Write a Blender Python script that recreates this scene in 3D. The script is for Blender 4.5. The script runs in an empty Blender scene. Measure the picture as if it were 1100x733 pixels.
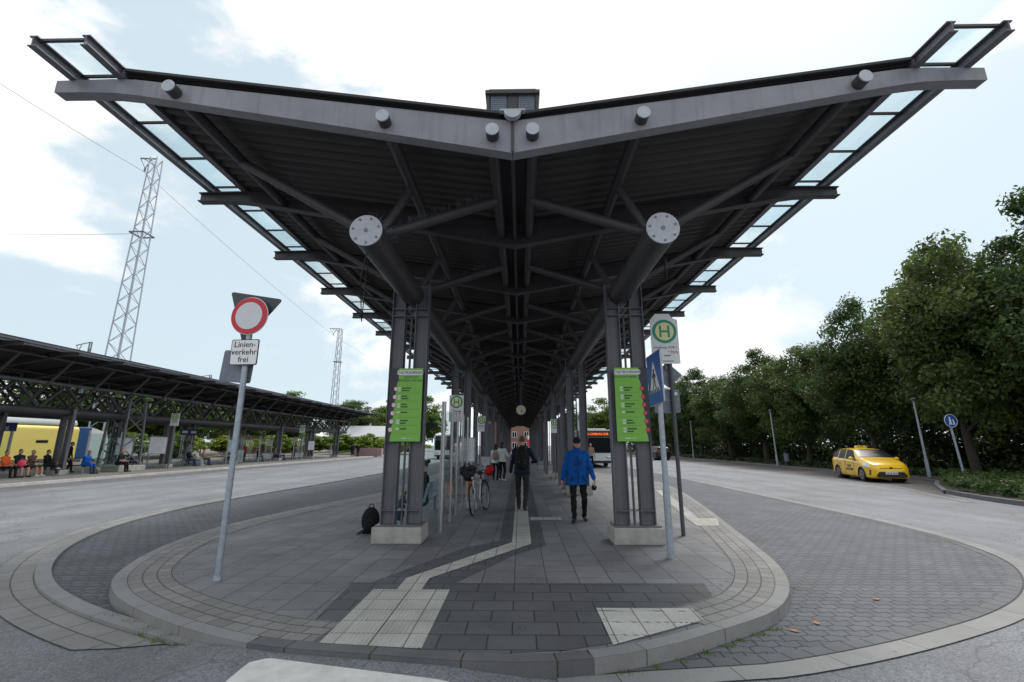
import bpy, bmesh, math, random
import numpy as np
from mathutils import Vector, Matrix, Euler
R = math.radians
random.seed(7); rng = np.random.default_rng(11)
S = bpy.context.scene
COL = S.collection

# ------------------------------------------------------------------ materials
MATS = {}
def nodes_of(name):
    m = bpy.data.materials.new(name); m.use_nodes = True
    nt = m.node_tree; b = nt.nodes['Principled BSDF']
    return m, nt, b
def mat(name, col, rough=0.6, var=0.25, scale=6.0, metal=0.0, bump=0.0, bscale=None, spec=0.5, emit=None, coat=0.0):
    if name in MATS: return MATS[name]
    m, nt, b = nodes_of(name)
    b.inputs['Roughness'].default_value = rough; b.inputs['Metallic'].default_value = metal
    b.inputs['Specular IOR Level'].default_value = spec
    b.inputs['Coat Weight'].default_value = coat
    tc = nt.nodes.new('ShaderNodeTexCoord')
    n = nt.nodes.new('ShaderNodeTexNoise'); n.inputs['Scale'].default_value = scale; n.inputs['Detail'].default_value = 6
    n.inputs['Roughness'].default_value = 0.65
    nt.links.new(tc.outputs['Object'], n.inputs['Vector'])
    r = nt.nodes.new('ShaderNodeValToRGB')
    lo = [c*(1-var) for c in col]; hi = [min(1, c*(1+var)) for c in col]
    r.color_ramp.elements[0].position = .3; r.color_ramp.elements[1].position = .7
    r.color_ramp.elements[0].color = (*lo, 1); r.color_ramp.elements[1].color = (*hi, 1)
    nt.links.new(n.outputs['Fac'], r.inputs['Fac']); nt.links.new(r.outputs['Color'], b.inputs['Base Color'])
    if bump:
        n2 = nt.nodes.new('ShaderNodeTexNoise'); n2.inputs['Scale'].default_value = bscale or scale*8; n2.inputs['Detail'].default_value = 4
        nt.links.new(tc.outputs['Object'], n2.inputs['Vector'])
        bp = nt.nodes.new('ShaderNodeBump'); bp.inputs['Strength'].default_value = bump; bp.inputs['Distance'].default_value = .01
        nt.links.new(n2.outputs['Fac'], bp.inputs['Height']); nt.links.new(bp.outputs['Normal'], b.inputs['Normal'])
    if emit:
        b.inputs['Emission Color'].default_value = (*col, 1); b.inputs['Emission Strength'].default_value = emit
    MATS[name] = m; return m
def glass(name, tint=(.90, .96, .955), refl=0.10):
    m, nt, b = nodes_of(name)
    nt.nodes.remove(b); out = nt.nodes['Material Output']
    t = nt.nodes.new('ShaderNodeBsdfTransparent'); t.inputs['Color'].default_value = (*tint, 1)
    g = nt.nodes.new('ShaderNodeBsdfGlossy'); g.inputs['Roughness'].default_value = .03
    f = nt.nodes.new('ShaderNodeFresnel'); f.inputs['IOR'].default_value = 1.45
    mx = nt.nodes.new('ShaderNodeMixShader')
    ge = nt.nodes.new('ShaderNodeNewGeometry'); sb = nt.nodes.new('ShaderNodeMath'); sb.operation = 'SUBTRACT'; sb.inputs[0].default_value = 1; nt.links.new(ge.outputs['Backfacing'], sb.inputs[1])
    ml = nt.nodes.new('ShaderNodeMath'); ml.operation = 'MULTIPLY'; nt.links.new(sb.outputs[0], ml.inputs[0]); nt.links.new(f.outputs['Fac'], ml.inputs[1])
    nt.links.new(ml.outputs[0], mx.inputs['Fac']); nt.links.new(t.outputs[0], mx.inputs[1]); nt.links.new(g.outputs[0], mx.inputs[2])
    nt.links.new(mx.outputs[0], out.inputs['Surface']); MATS[name] = m; return m
def brickmat(name, c1, c2, mortar, bw, rh, ms=.008, coord='Object', swap=False, wall=False, zig=0.0, zigper=.2, rough=.75, stain=.3, offs=.5, bump=.5, fine=.0, rot=0.0):
    m, nt, b = nodes_of(name); L = nt.links.new
    b.inputs['Roughness'].default_value = rough; b.inputs['Specular IOR Level'].default_value = .4
    tc = nt.nodes.new('ShaderNodeTexCoord'); vec = tc.outputs[coord]
    if wall:
        mp = nt.nodes.new('ShaderNodeMapping'); mp.inputs['Rotation'].default_value = (R(90), 0, 0); L(vec, mp.inputs['Vector']); vec = mp.outputs['Vector']
    if rot or swap:
        mp = nt.nodes.new('ShaderNodeMapping'); mp.inputs['Rotation'].default_value = (0, 0, R(90) if swap else rot)
        L(vec, mp.inputs['Vector']); vec = mp.outputs['Vector']
    if zig:
        sx = nt.nodes.new('ShaderNodeSeparateXYZ'); L(vec, sx.inputs[0])
        pp = nt.nodes.new('ShaderNodeMath'); pp.operation = 'PINGPONG'; pp.inputs[1].default_value = zigper/2; L(sx.outputs['X'], pp.inputs[0])
        mu = nt.nodes.new('ShaderNodeMath'); mu.operation = 'MULTIPLY_ADD'; mu.inputs[1].default_value = zig/(zigper/2); L(pp.outputs[0], mu.inputs[0]); L(sx.outputs['Y'], mu.inputs[2])
        cx = nt.nodes.new('ShaderNodeCombineXYZ'); L(sx.outputs['X'], cx.inputs['X']); L(mu.outputs[0], cx.inputs['Y']); vec = cx.outputs[0]
    br = nt.nodes.new('ShaderNodeTexBrick'); L(vec, br.inputs['Vector'])
    br.inputs['Scale'].default_value = 1; br.inputs['Brick Width'].default_value = bw; br.inputs['Row Height'].default_value = rh
    br.inputs['Mortar Size'].default_value = ms; br.inputs['Mortar Smooth'].default_value = .2; br.offset = offs
    br.inputs['Color1'].default_value = (*c1, 1); br.inputs['Color2'].default_value = (*c2, 1); br.inputs['Mortar'].default_value = (*mortar, 1)
    n = nt.nodes.new('ShaderNodeTexNoise'); n.inputs['Scale'].default_value = .9; n.inputs['Detail'].default_value = 8; n.inputs['Roughness'].default_value = .7
    L(tc.outputs['Object'], n.inputs['Vector'])
    rp = nt.nodes.new('ShaderNodeMapRange'); rp.inputs['From Min'].default_value = .3; rp.inputs['From Max'].default_value = .7
    rp.inputs['To Min'].default_value = 1-stain; rp.inputs['To Max'].default_value = 1+stain*.6; L(n.outputs['Fac'], rp.inputs['Value'])
    n3 = nt.nodes.new('ShaderNodeTexNoise'); n3.inputs['Scale'].default_value = 90; n3.inputs['Detail'].default_value = 3; L(tc.outputs['Object'], n3.inputs['Vector'])
    rp3 = nt.nodes.new('ShaderNodeMapRange'); rp3.inputs['To Min'].default_value = .7; rp3.inputs['To Max'].default_value = 1.3; L(n3.outputs['Fac'], rp3.inputs['Value'])
    mm = nt.nodes.new('ShaderNodeMath'); mm.operation = 'MULTIPLY'; L(rp.outputs[0], mm.inputs[0]); L(rp3.outputs[0], mm.inputs[1])
    mv = nt.nodes.new('ShaderNodeVectorMath'); mv.operation = 'SCALE'; L(br.outputs['Color'], mv.inputs[0]); L(mm.outputs[0], mv.inputs['Scale'])
    vo = nt.nodes.new('ShaderNodeTexVoronoi'); vo.inputs['Scale'].default_value = 2.6; vo.inputs['Randomness'].default_value = 1; L(tc.outputs['Object'], vo.inputs['Vector'])
    gs = nt.nodes.new('ShaderNodeMapRange'); gs.inputs['From Min'].default_value = .040; gs.inputs['From Max'].default_value = .055; gs.inputs['To Min'].default_value = .42; gs.inputs['To Max'].default_value = 0; L(vo.outputs['Distance'], gs.inputs['Value'])
    sg = nt.nodes.new('ShaderNodeSeparateColor'); L(vo.outputs['Color'], sg.inputs[0]); gt = nt.nodes.new('ShaderNodeMath'); gt.operation = 'GREATER_THAN'; gt.inputs[1].default_value = .55; L(sg.outputs[0], gt.inputs[0])
    gm = nt.nodes.new('ShaderNodeMath'); gm.operation = 'MULTIPLY'; L(gs.outputs[0], gm.inputs[0]); L(gt.outputs[0], gm.inputs[1])
    nb = nt.nodes.new('ShaderNodeTexNoise'); nb.inputs['Scale'].default_value = .45; nb.inputs['Detail'].default_value = 10; nb.inputs['Roughness'].default_value = .72; nb.inputs['Distortion'].default_value = .6; L(tc.outputs['Object'], nb.inputs['Vector'])
    bs = nt.nodes.new('ShaderNodeMapRange'); bs.inputs['From Min'].default_value = .53; bs.inputs['From Max'].default_value = .70; bs.inputs['To Max'].default_value = .38; L(nb.outputs['Fac'], bs.inputs['Value'])
    ma = nt.nodes.new('ShaderNodeMath'); ma.operation = 'MAXIMUM'; L(gm.outputs[0], ma.inputs[0]); L(bs.outputs[0], ma.inputs[1])
    mxg = nt.nodes.new('ShaderNodeMix'); mxg.data_type = 'RGBA'; L(ma.outputs[0], mxg.inputs['Factor']); L(mv.outputs[0], mxg.inputs['A']); mxg.inputs['B'].default_value = (.05, .049, .047, 1)
    L(mxg.outputs['Result'], b.inputs['Base Color'])
    inv = nt.nodes.new('ShaderNodeMath'); inv.operation = 'MULTIPLY_ADD'; inv.inputs[1].default_value = -1; L(br.outputs['Fac'], inv.inputs[0])
    n3s = nt.nodes.new('ShaderNodeMath'); n3s.operation = 'MULTIPLY'; n3s.inputs[1].default_value = .25; L(n3.outputs['Fac'], n3s.inputs[0]); L(n3s.outputs[0], inv.inputs[2])
    bp = nt.nodes.new('ShaderNodeBump'); bp.inputs['Strength'].default_value = bump; bp.inputs['Distance'].default_value = .008
    L(inv.outputs[0], bp.inputs['Height']); L(bp.outputs[0], b.inputs['Normal'])
    MATS[name] = m; return m
def asphalt(name, base, speck=.5):
    m, nt, b = nodes_of(name); L = nt.links.new
    b.inputs['Roughness'].default_value = .78; b.inputs['Specular IOR Level'].default_value = .45
    tc = nt.nodes.new('ShaderNodeTexCoord')
    v = nt.nodes.new('ShaderNodeTexVoronoi'); v.inputs['Scale'].default_value = 75; L(tc.outputs['Object'], v.inputs['Vector'])
    sc = nt.nodes.new('ShaderNodeSeparateColor'); L(v.outputs['Color'], sc.inputs[0])
    r1 = nt.nodes.new('ShaderNodeMapRange'); r1.inputs['To Min'].default_value = 1-speck; r1.inputs['To Max'].default_value = 1+speck; L(sc.outputs[0], r1.inputs['Value'])
    n = nt.nodes.new('ShaderNodeTexNoise'); n.inputs['Scale'].default_value = .35; n.inputs['Detail'].default_value = 9; n.inputs['Roughness'].default_value = .7; L(tc.outputs['Object'], n.inputs['Vector'])
    r2 = nt.nodes.new('ShaderNodeMapRange'); r2.inputs['From Min'].default_value = .3; r2.inputs['From Max'].default_value = .7; r2.inputs['To Min'].default_value = .72; r2.inputs['To Max'].default_value = 1.25; L(n.outputs['Fac'], r2.inputs['Value'])
    mp = nt.nodes.new('ShaderNodeMapping'); mp.inputs['Scale'].default_value = (.9, .04, 1); L(tc.outputs['Object'], mp.inputs['Vector'])
    n4 = nt.nodes.new('ShaderNodeTexNoise'); n4.inputs['Scale'].default_value = 1.2; n4.inputs['Detail'].default_value = 4; L(mp.outputs[0], n4.inputs['Vector'])
    r4 = nt.nodes.new('ShaderNodeMapRange'); r4.inputs['From Min'].default_value = .35; r4.inputs['From Max'].default_value = .65; r4.inputs['To Min'].default_value = .86; r4.inputs['To Max'].default_value = 1.1; L(n4.outputs['Fac'], r4.inputs['Value'])
    m1 = nt.nodes.new('ShaderNodeMath'); m1.operation = 'MULTIPLY'; L(r1.outputs[0], m1.inputs[0]); L(r2.outputs[0], m1.inputs[1])
    m2 = nt.nodes.new('ShaderNodeMath'); m2.operation = 'MULTIPLY'; L(m1.outputs[0], m2.inputs[0]); L(r4.outputs[0], m2.inputs[1])
    mv = nt.nodes.new('ShaderNodeVectorMath'); mv.operation = 'SCALE'; mv.inputs[0].default_value = base; L(m2.outputs[0], mv.inputs['Scale'])
    ns = nt.nodes.new('ShaderNodeTexNoise'); ns.inputs['Scale'].default_value = .8; ns.inputs['Detail'].default_value = 9; ns.inputs['Roughness'].default_value = .7; ns.inputs['Distortion'].default_value = .8; L(tc.outputs['Object'], ns.inputs['Vector'])
    rs = nt.nodes.new('ShaderNodeMapRange'); rs.inputs['From Min'].default_value = .58; rs.inputs['From Max'].default_value = .74; rs.inputs['To Max'].default_value = .5; L(ns.outputs['Fac'], rs.inputs['Value'])
    nd = nt.nodes.new('ShaderNodeTexNoise'); nd.inputs['Scale'].default_value = 1.3; nd.inputs['Detail'].default_value = 5; L(tc.outputs['Object'], nd.inputs['Vector'])
    va = nt.nodes.new('ShaderNodeVectorMath'); va.operation = 'MULTIPLY_ADD'; va.inputs[1].default_value = (.9, .9, .9); L(nd.outputs['Color'], va.inputs[0]); L(tc.outputs['Object'], va.inputs[2])
    vc = nt.nodes.new('ShaderNodeTexVoronoi'); vc.feature = 'DISTANCE_TO_EDGE'; vc.inputs['Scale'].default_value = .33; L(va.outputs[0], vc.inputs['Vector'])
    rc = nt.nodes.new('ShaderNodeMapRange'); rc.inputs['From Min'].default_value = .002; rc.inputs['From Max'].default_value = .006; rc.inputs['To Min'].default_value = .55; rc.inputs['To Max'].default_value = 0; L(vc.outputs['Distance'], rc.inputs['Value'])
    mxa = nt.nodes.new('ShaderNodeMath'); mxa.operation = 'MAXIMUM'; L(rs.outputs[0], mxa.inputs[0]); L(rc.outputs[0], mxa.inputs[1])
    mxs = nt.nodes.new('ShaderNodeMix'); mxs.data_type = 'RGBA'; L(mxa.outputs[0], mxs.inputs['Factor']); L(mv.outputs[0], mxs.inputs['A']); mxs.inputs['B'].default_value = (base[0]*.38, base[1]*.38, base[2]*.38, 1)
    L(mxs.outputs['Result'], b.inputs['Base Color'])
    bp = nt.nodes.new('ShaderNodeBump'); bp.inputs['Strength'].default_value = .6; bp.inputs['Distance'].default_value = .006
    L(v.outputs['Distance'], bp.inputs['Height']); L(bp.outputs[0], b.inputs['Normal'])
    MATS[name] = m; return m
def leafmat(name, col, trans=.35):
    m, nt, b = nodes_of(name); L = nt.links.new
    geo = nt.nodes.new('ShaderNodeNewGeometry'); tc = nt.nodes.new('ShaderNodeTexCoord')
    n = nt.nodes.new('ShaderNodeTexNoise'); n.inputs['Scale'].default_value = .8; n.inputs['Detail'].default_value = 3; L(tc.outputs['Object'], n.inputs['Vector'])
    ad = nt.nodes.new('ShaderNodeMath'); ad.operation = 'MULTIPLY_ADD'; ad.inputs[1].default_value = .45; L(geo.outputs['Random Per Island'], ad.inputs[0])
    n2 = nt.nodes.new('ShaderNodeMath'); n2.operation = 'MULTIPLY'; n2.inputs[1].default_value = .8; L(n.outputs['Fac'], n2.inputs[0]); L(n2.outputs[0], ad.inputs[2])
    r = nt.nodes.new('ShaderNodeValToRGB'); e = r.color_ramp.elements
    e[0].position = .2; e[0].color = (col[0]*.5, col[1]*.55, col[2]*.6, 1); e[1].position = .9; e[1].color = (col[0]*1.7, col[1]*1.55, col[2]*1.2, 1)
    oi = nt.nodes.new('ShaderNodeObjectInfo'); hs = nt.nodes.new('ShaderNodeHueSaturation')
    h1 = nt.nodes.new('ShaderNodeMapRange'); h1.inputs['To Min'].default_value = .475; h1.inputs['To Max'].default_value = .515; L(oi.outputs['Random'], h1.inputs['Value']); L(h1.outputs[0], hs.inputs['Hue'])
    h2 = nt.nodes.new('ShaderNodeMapRange'); h2.inputs['To Min'].default_value = 1.35; h2.inputs['To Max'].default_value = .85; L(oi.outputs['Random'], h2.inputs['Value']); L(h2.outputs[0], hs.inputs['Value'])
    L(r.outputs['Color'], hs.inputs['Color']); L(ad.outputs[0], r.inputs['Fac']); L(hs.outputs['Color'], b.inputs['Base Color']); b.inputs['Roughness'].default_value = .5; b.inputs['Specular IOR Level'].default_value = .3
    t = nt.nodes.new('ShaderNodeBsdfTranslucent'); L(hs.outputs['Color'], t.inputs['Color'])
    mx = nt.nodes.new('ShaderNodeMixShader'); mx.inputs[0].default_value = trans
    L(b.outputs[0], mx.inputs[1]); L(t.outputs[0], mx.inputs[2]); L(mx.outputs[0], nt.nodes['Material Output'].inputs['Surface'])
    MATS[name] = m; return m

def steel(name, col, rough=.45):
    m = mat(name, col, rough, .16, 1.7, spec=.45, bump=.05, bscale=45); nt = m.node_tree; L = nt.links.new; b = nt.nodes['Principled BSDF']; tc = nt.nodes['Texture Coordinate'] if 'Texture Coordinate' in nt.nodes else nt.nodes.new('ShaderNodeTexCoord')
    src = b.inputs['Base Color'].links[0].from_socket
    mp = nt.nodes.new('ShaderNodeMapping'); mp.inputs['Scale'].default_value = (14, 14, .9); L(tc.outputs['Object'], mp.inputs['Vector'])
    n = nt.nodes.new('ShaderNodeTexNoise'); n.inputs['Scale'].default_value = 1.0; n.inputs['Detail'].default_value = 6; L(mp.outputs[0], n.inputs['Vector'])
    r = nt.nodes.new('ShaderNodeMapRange'); r.inputs['From Min'].default_value = .52; r.inputs['From Max'].default_value = .78; r.inputs['To Min'].default_value = 0; r.inputs['To Max'].default_value = .45; L(n.outputs['Fac'], r.inputs['Value'])
    mx = nt.nodes.new('ShaderNodeMix'); mx.data_type = 'RGBA'; L(r.outputs[0], mx.inputs['Factor']); L(src, mx.inputs['A']); mx.inputs['B'].default_value = (col[0]*.45, col[1]*.42, col[2]*.36, 1)
    n2 = nt.nodes.new('ShaderNodeTexNoise'); n2.inputs['Scale'].default_value = 9; n2.inputs['Detail'].default_value = 8; n2.inputs['Roughness'].default_value = .75; L(tc.outputs['Object'], n2.inputs['Vector'])
    r2 = nt.nodes.new('ShaderNodeMapRange'); r2.inputs['From Min'].default_value = .66; r2.inputs['From Max'].default_value = .74; r2.inputs['To Max'].default_value = .5; L(n2.outputs['Fac'], r2.inputs['Value'])
    mx2 = nt.nodes.new('ShaderNodeMix'); mx2.data_type = 'RGBA'; L(r2.outputs[0], mx2.inputs['Factor']); L(mx.outputs['Result'], mx2.inputs['A']); mx2.inputs['B'].default_value = (min(1, col[0]*1.7), min(1, col[1]*1.65), min(1, col[2]*1.5), 1)
    L(mx2.outputs['Result'], b.inputs['Base Color']); return m
STEEL = steel('shade_toned_dark_steel', (.048, .045, .049), .5); FASCIA = steel('light_toned_pale_steel', (.222, .22, .25)); STEELC = steel('mid_toned_grey_steel', (.132, .130, .150))  # one steel in three tones: under-roof shade and open sky light put into colour
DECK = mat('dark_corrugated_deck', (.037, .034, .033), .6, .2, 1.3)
ROOFTOP = mat('dark_roof_felt', (.045, .043, .045), .8, .2, 2)
ENDCAP = mat('pale_end_cap_steel', (.42, .44, .48), .5, .12, 14)
ZINC = mat('galvanised_zinc', (.33, .37, .42), .45, .2, 18, metal=.35)
ZINCD = mat('weathered_zinc', (.16, .18, .22), .5, .2, 14, metal=.3)
STAINLESS = mat('brushed_stainless', (.42, .42, .44), .35, .08, 20, metal=.8)
CONC = mat('cast_concrete', (.34, .33, .31), .85, .25, 5, bump=.35, bscale=50)
KERB = mat('kerb_concrete', (.27, .265, .26), .85, .22, 3.5, bump=.3, bscale=80)
KERBD = mat('dark_kerb_granite', (.15, .15, .16), .8, .25, 6, bump=.4, bscale=90)
BLACK = mat('black_plastic', (.012, .012, .013), .45, .2, 10)
RUBBER = mat('tyre_rubber', (.018, .018, .019), .8, .2, 20)
WHITE = mat('white_sign_face', (.74, .76, .78), .4, .04, 6)
RED = mat('red_sign_ring', (.55, .012, .035), .4, .06, 8)
BLUE = mat('blue_sign_face', (.012, .09, .36), .35, .08, 8)
SGREEN = mat('teal_green_sign_ring', (.0, .27, .17), .4, .06, 8)
SYEL = mat('pale_yellow_sign_disc', (.78, .75, .36), .4, .05, 8)
LIME = mat('lime_green_board', (.19, .46, .06), .4, .05, 5)
NAVY = mat('dark_board_panel', (.022, .022, .036), .4, .1, 5)
DTEXT = mat('dark_print', (.03, .05, .03), .6, .05, 5)
PALEP = mat('pale_print', (.55, .68, .55), .5, .05, 5)
GLASS = glass('clear_safety_glass'); GLASSR = glass('roof_glass', (.90, .965, .975))
CARGLASS = mat('tinted_car_glass', (.008, .011, .013), .2, .05, 5, spec=.06)
LAMP = mat('headlamp_glass', (.55, .58, .62), .12, .2, 20, metal=.5)
TAILRED = mat('tail_lamp_red', (.5, .01, .02), .2, .1, 20)
PAVE = brickmat('concrete_paving_slabs', (.205, .203, .217), (.160, .159, .171), (.07, .07, .068), .60, .40, .007, swap=True, stain=.3)
PAVED = brickmat('dark_basalt_slabs', (.105, .106, .114), (.085, .086, .094), (.035, .037, .032), .42, .30, .008, stain=.25)
PAVER = brickmat('interlocking_grey_pavers', (.106, .113, .134), (.082, .088, .106), (.022, .023, .026), .20, .125, .008, zig=.034, zigper=.20, stain=.3, bump=.8)
SETTS = brickmat('edge_setts', (.235, .228, .225), (.182, .178, .178), (.075, .075, .065), .24, .15, .008, coord='UV', stain=.25, bump=.8)
RINGST = brickmat('ring_kerb_stones', (.245, .243, .243), (.20, .199, .20), (.09, .09, .085), .95, 10, .006, coord='UV', stain=.22, bump=.6)
BANDST = brickmat('band_stones', (.235, .23, .226), (.195, .19, .188), (.07, .07, .065), .5, .214, .008, coord='UV', stain=.25, bump=.7)
TACT = brickmat('pale_ribbed_tactile_slabs', (.48, .475, .45), (.42, .415, .39), (.13, .12, .10), .30, .30, .006, offs=0, stain=.25)
ASPH = asphalt('worn_asphalt', (.172, .181, .198), .34)
ASPHD = asphalt('dark_asphalt', (.125, .128, .138), .3)
LAYBY = brickmat('brownish_layby_pavers', (.145, .133, .128), (.115, .106, .103), (.04, .037, .035), .22, .12, .008, stain=.3)
PAINT = mat('worn_white_road_paint', (.62, .62, .60), .8, .14, 9, bump=.4, bscale=90)
SOIL = mat('dark_verge_soil', (.045, .042, .025), .95, .5, 3, bump=.6, bscale=20)
BARK = mat('dark_bark', (.045, .038, .032), .9, .4, 12, bump=.8, bscale=30)
LEAF_A = leafmat('lime_tree_leaves', (.046, .088, .028), .40); LEAF_B = leafmat('fresh_leaves', (.06, .115, .025)); LEAF_C = leafmat('bright_hedge_leaves', (.12, .19, .025)); LEAF_D = leafmat('dark_undergrowth_leaves', (.032, .055, .022), .25)
GRASSM = leafmat('grass_blades', (.07, .13, .02))
SKIN = mat('skin', (.46, .25, .18), .55, .08, 20)
HAIRB = mat('dark_hair', (.02, .014, .011), .6, .3, 60); HAIRG = mat('grey_hair', (.25, .24, .23), .7, .3, 60); HAIRN = mat('brown_hair', (.07, .042, .026), .6, .3, 60)
EYE = mat('dark_eye', (.03, .02, .02), .3, .1, 20); LIP = mat('lip', (.34, .14, .12), .5, .1, 20)
def cloth(name, col): return mat(name, col, .85, .22, 7, bump=.5, bscale=22, spec=.2)

# ------------------------------------------------------------------ mesh building
class MB:
    def __init__(s): s.v = []; s.f = []; s.mi = []; s.sm = []; s.uv = None
    def add(s, vs, fs, mi=0, smooth=False):
        o = len(s.v); s.v += [tuple(p) for p in vs]
        for f in fs: s.f.append(tuple(i+o for i in f)); s.mi.append(mi); s.sm.append(smooth)
    def box(s, c, d, rot=None, mi=0):
        x, y, z = d[0]/2, d[1]/2, d[2]/2
        vs = [Vector(p) for p in ((-x,-y,-z),(x,-y,-z),(x,y,-z),(-x,y,-z),(-x,-y,z),(x,-y,z),(x,y,z),(-x,y,z))]
        if rot is not None:
            M = rot if isinstance(rot, Matrix) else Euler(rot).to_matrix(); vs = [M @ p for p in vs]
        vs = [p+Vector(c) for p in vs]
        s.add(vs, [(0,3,2,1),(4,5,6,7),(0,1,5,4),(1,2,6,5),(2,3,7,6),(3,0,4,7)], mi)
    def bar(s, a, b, w, h, mi=0, up=(0,0,1)):
        a, b = Vector(a), Vector(b); d = b-a; y = d.normalized(); u = Vector(up)
        if abs(y.dot(u)) > .98: u = Vector((0,1,0))
        x = y.cross(u).normalized(); z = x.cross(y)
        s.box((a+b)/2, (w, d.length, h), Matrix((x, y, z)).transposed(), mi)
    def cyl(s, a, b, r0, r1=None, n=10, mi=0, cap=True):
        r1 = r0 if r1 is None else r1; a, b = Vector(a), Vector(b); y = (b-a).normalized()
        u = Vector((0,0,1)) if abs(y.z) < .95 else Vector((1,0,0)); x = y.cross(u).normalized(); z = x.cross(y)
        vs = []
        for p, r in ((a, r0), (b, r1)):
            for k in range(n):
                t = 2*math.pi*k/n; vs.append(p+x*(r*math.cos(t))+z*(r*math.sin(t)))
        s.add(vs, [(k, (k+1)%n, n+(k+1)%n, n+k) for k in range(n)], mi, True)
        if cap:
            s.add(vs[:n], [tuple(reversed(range(n)))], mi); s.add(vs[n:], [tuple(range(n))], mi)
    def tube(s, pts, r, n=8, mi=0, closed=False):
        pts = [Vector(p) for p in pts]; N = len(pts); rs = r if isinstance(r, (list, tuple)) else [r]*N
        vs = []; prev = None
        for i, p in enumerate(pts):
            if closed: t = (pts[(i+1)%N]-pts[i-1]).normalized()
            else: t = (pts[min(i+1, N-1)]-pts[max(i-1, 0)]).normalized()
            if prev is None:
                u = Vector((0,0,1)) if abs(t.z) < .9 else Vector((1,0,0)); x = t.cross(u).normalized()
            else: x = (prev-t*prev.dot(t)).normalized()
            prev = x; z = x.cross(t)
            for k in range(n):
                a = 2*math.pi*k/n; vs.append(p+x*(rs[i]*math.cos(a))+z*(rs[i]*math.sin(a)))
        fs = []
        for i in range(N if closed else N-1):
            j = (i+1) % N
            for k in range(n): fs.append((i*n+k, i*n+(k+1)%n, j*n+(k+1)%n, j*n+k))
        s.add(vs, fs, mi, True)
        if not closed:
            s.add(vs[:n], [tuple(reversed(range(n)))], mi); s.add(vs[-n:], [tuple(range(n))], mi)
    def prism(s, poly, axis, a0, a1, mi=0, smooth=False):
        def P(p, a):
            if axis == 'y': return (p[0], a, p[1])
            if axis == 'x': return (a, p[0], p[1])
            return (p[0], p[1], a)
        n = len(poly); vs = [P(p, a0) for p in poly]+[P(p, a1) for p in poly]
        s.add(vs, [(k, (k+1)%n, n+(k+1)%n, n+k) for k in range(n)], mi, smooth)
        s.add(vs[:n], [tuple(reversed(range(n)))], mi); s.add(vs[n:], [tuple(range(n))], mi)
    def ell(s, c, r, n=12, m=8, rot=None, mi=0):
        M = Matrix.Identity(3) if rot is None else (rot if isinstance(rot, Matrix) else Euler(rot).to_matrix())
        c = Vector(c); vs = [c+M @ Vector((0,0,r[2]))]
        for i in range(1, m):
            ph = math.pi*i/m
            for k in range(n):
                t = 2*math.pi*k/n; vs.append(c+M @ Vector((r[0]*math.sin(ph)*math.cos(t), r[1]*math.sin(ph)*math.sin(t), r[2]*math.cos(ph))))
        vs.append(c+M @ Vector((0,0,-r[2])))
        fs = [(0, 1+k, 1+(k+1)%n) for k in range(n)]
        for i in range(m-2):
            for k in range(n): a = 1+i*n; fs.append((a+k, a+n+k, a+n+(k+1)%n, a+(k+1)%n))
        a = 1+(m-2)*n; fs += [(a+(k+1)%n, a+k, a+n) for k in range(n)]
        s.add(vs, fs, mi, True)
    def lump(s, c, r, seed, amt=.16, n=14, m=10, mi=0):
        k = len(s.v); s.ell(c, r, n, m, None, mi); rr = random.Random(seed); ph = [rr.uniform(0, 6) for _ in range(6)]; c = Vector(c)
        for i in range(k, len(s.v)):
            d = Vector(s.v[i])-c; u = Vector((d.x/r[0], d.y/r[1], d.z/r[2])); f = 1+amt*(math.sin(3.1*u.x+ph[0])*math.sin(2.7*u.z+ph[1])+.6*math.sin(6*u.y+ph[2]+2*u.z)+.4*math.sin(9*u.x+7*u.z+ph[3])); s.v[i] = tuple(c+d*f)
    def torus(s, c, R_, r, axis, n=28, k=8, mi=0):
        ax = Vector(axis).normalized(); u = Vector((0,0,1)) if abs(ax.z) < .9 else Vector((1,0,0)); x = ax.cross(u).normalized(); y = ax.cross(x)
        s.tube([Vector(c)+x*(R_*math.cos(2*math.pi*i/n))+y*(R_*math.sin(2*math.pi*i/n)) for i in range(n)], r, k, mi, True)
    def build(s, name, mats, parent=None, bevel=0, loc=None, rot=None):
        me = bpy.data.meshes.new(name); me.from_pydata(s.v, [], s.f)
        for m in (mats if isinstance(mats, (list, tuple)) else [mats]): me.materials.append(m)
        me.polygons.foreach_set('material_index', s.mi); me.polygons.foreach_set('use_smooth', s.sm)
        bm = bmesh.new(); bm.from_mesh(me); bmesh.ops.recalc_face_normals(bm, faces=bm.faces); bm.to_mesh(me); bm.free()
        if s.uv is not None:
            ul = me.uv_layers.new(name='UVMap')
            for lp in me.loops: ul.data[lp.index].uv = s.uv[lp.vertex_index]
        o = bpy.data.objects.new(name, me); COL.objects.link(o)
        if parent: o.parent = parent
        if loc: o.location = loc
        if rot: o.rotation_euler = rot
        if bevel:
            b = o.modifiers.new('bevel', 'BEVEL'); b.width = bevel; b.segments = 2; b.limit_method = 'ANGLE'; b.angle_limit = R(40)
        return o
def tag(o, label, cat, group=None):
    o['label'] = label; o['category'] = cat
    if group: o['group'] = group
    return o
def thing(name, label, cat, loc=(0,0,0), rz=0, group=None):
    o = bpy.data.objects.new(name, None); o.empty_display_size = .2; COL.objects.link(o); o.location = loc; o.rotation_euler = (0, 0, rz)
    return tag(o, label, cat, group)
def struct(o, kind='structure'): o['kind'] = kind; return o
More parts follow.
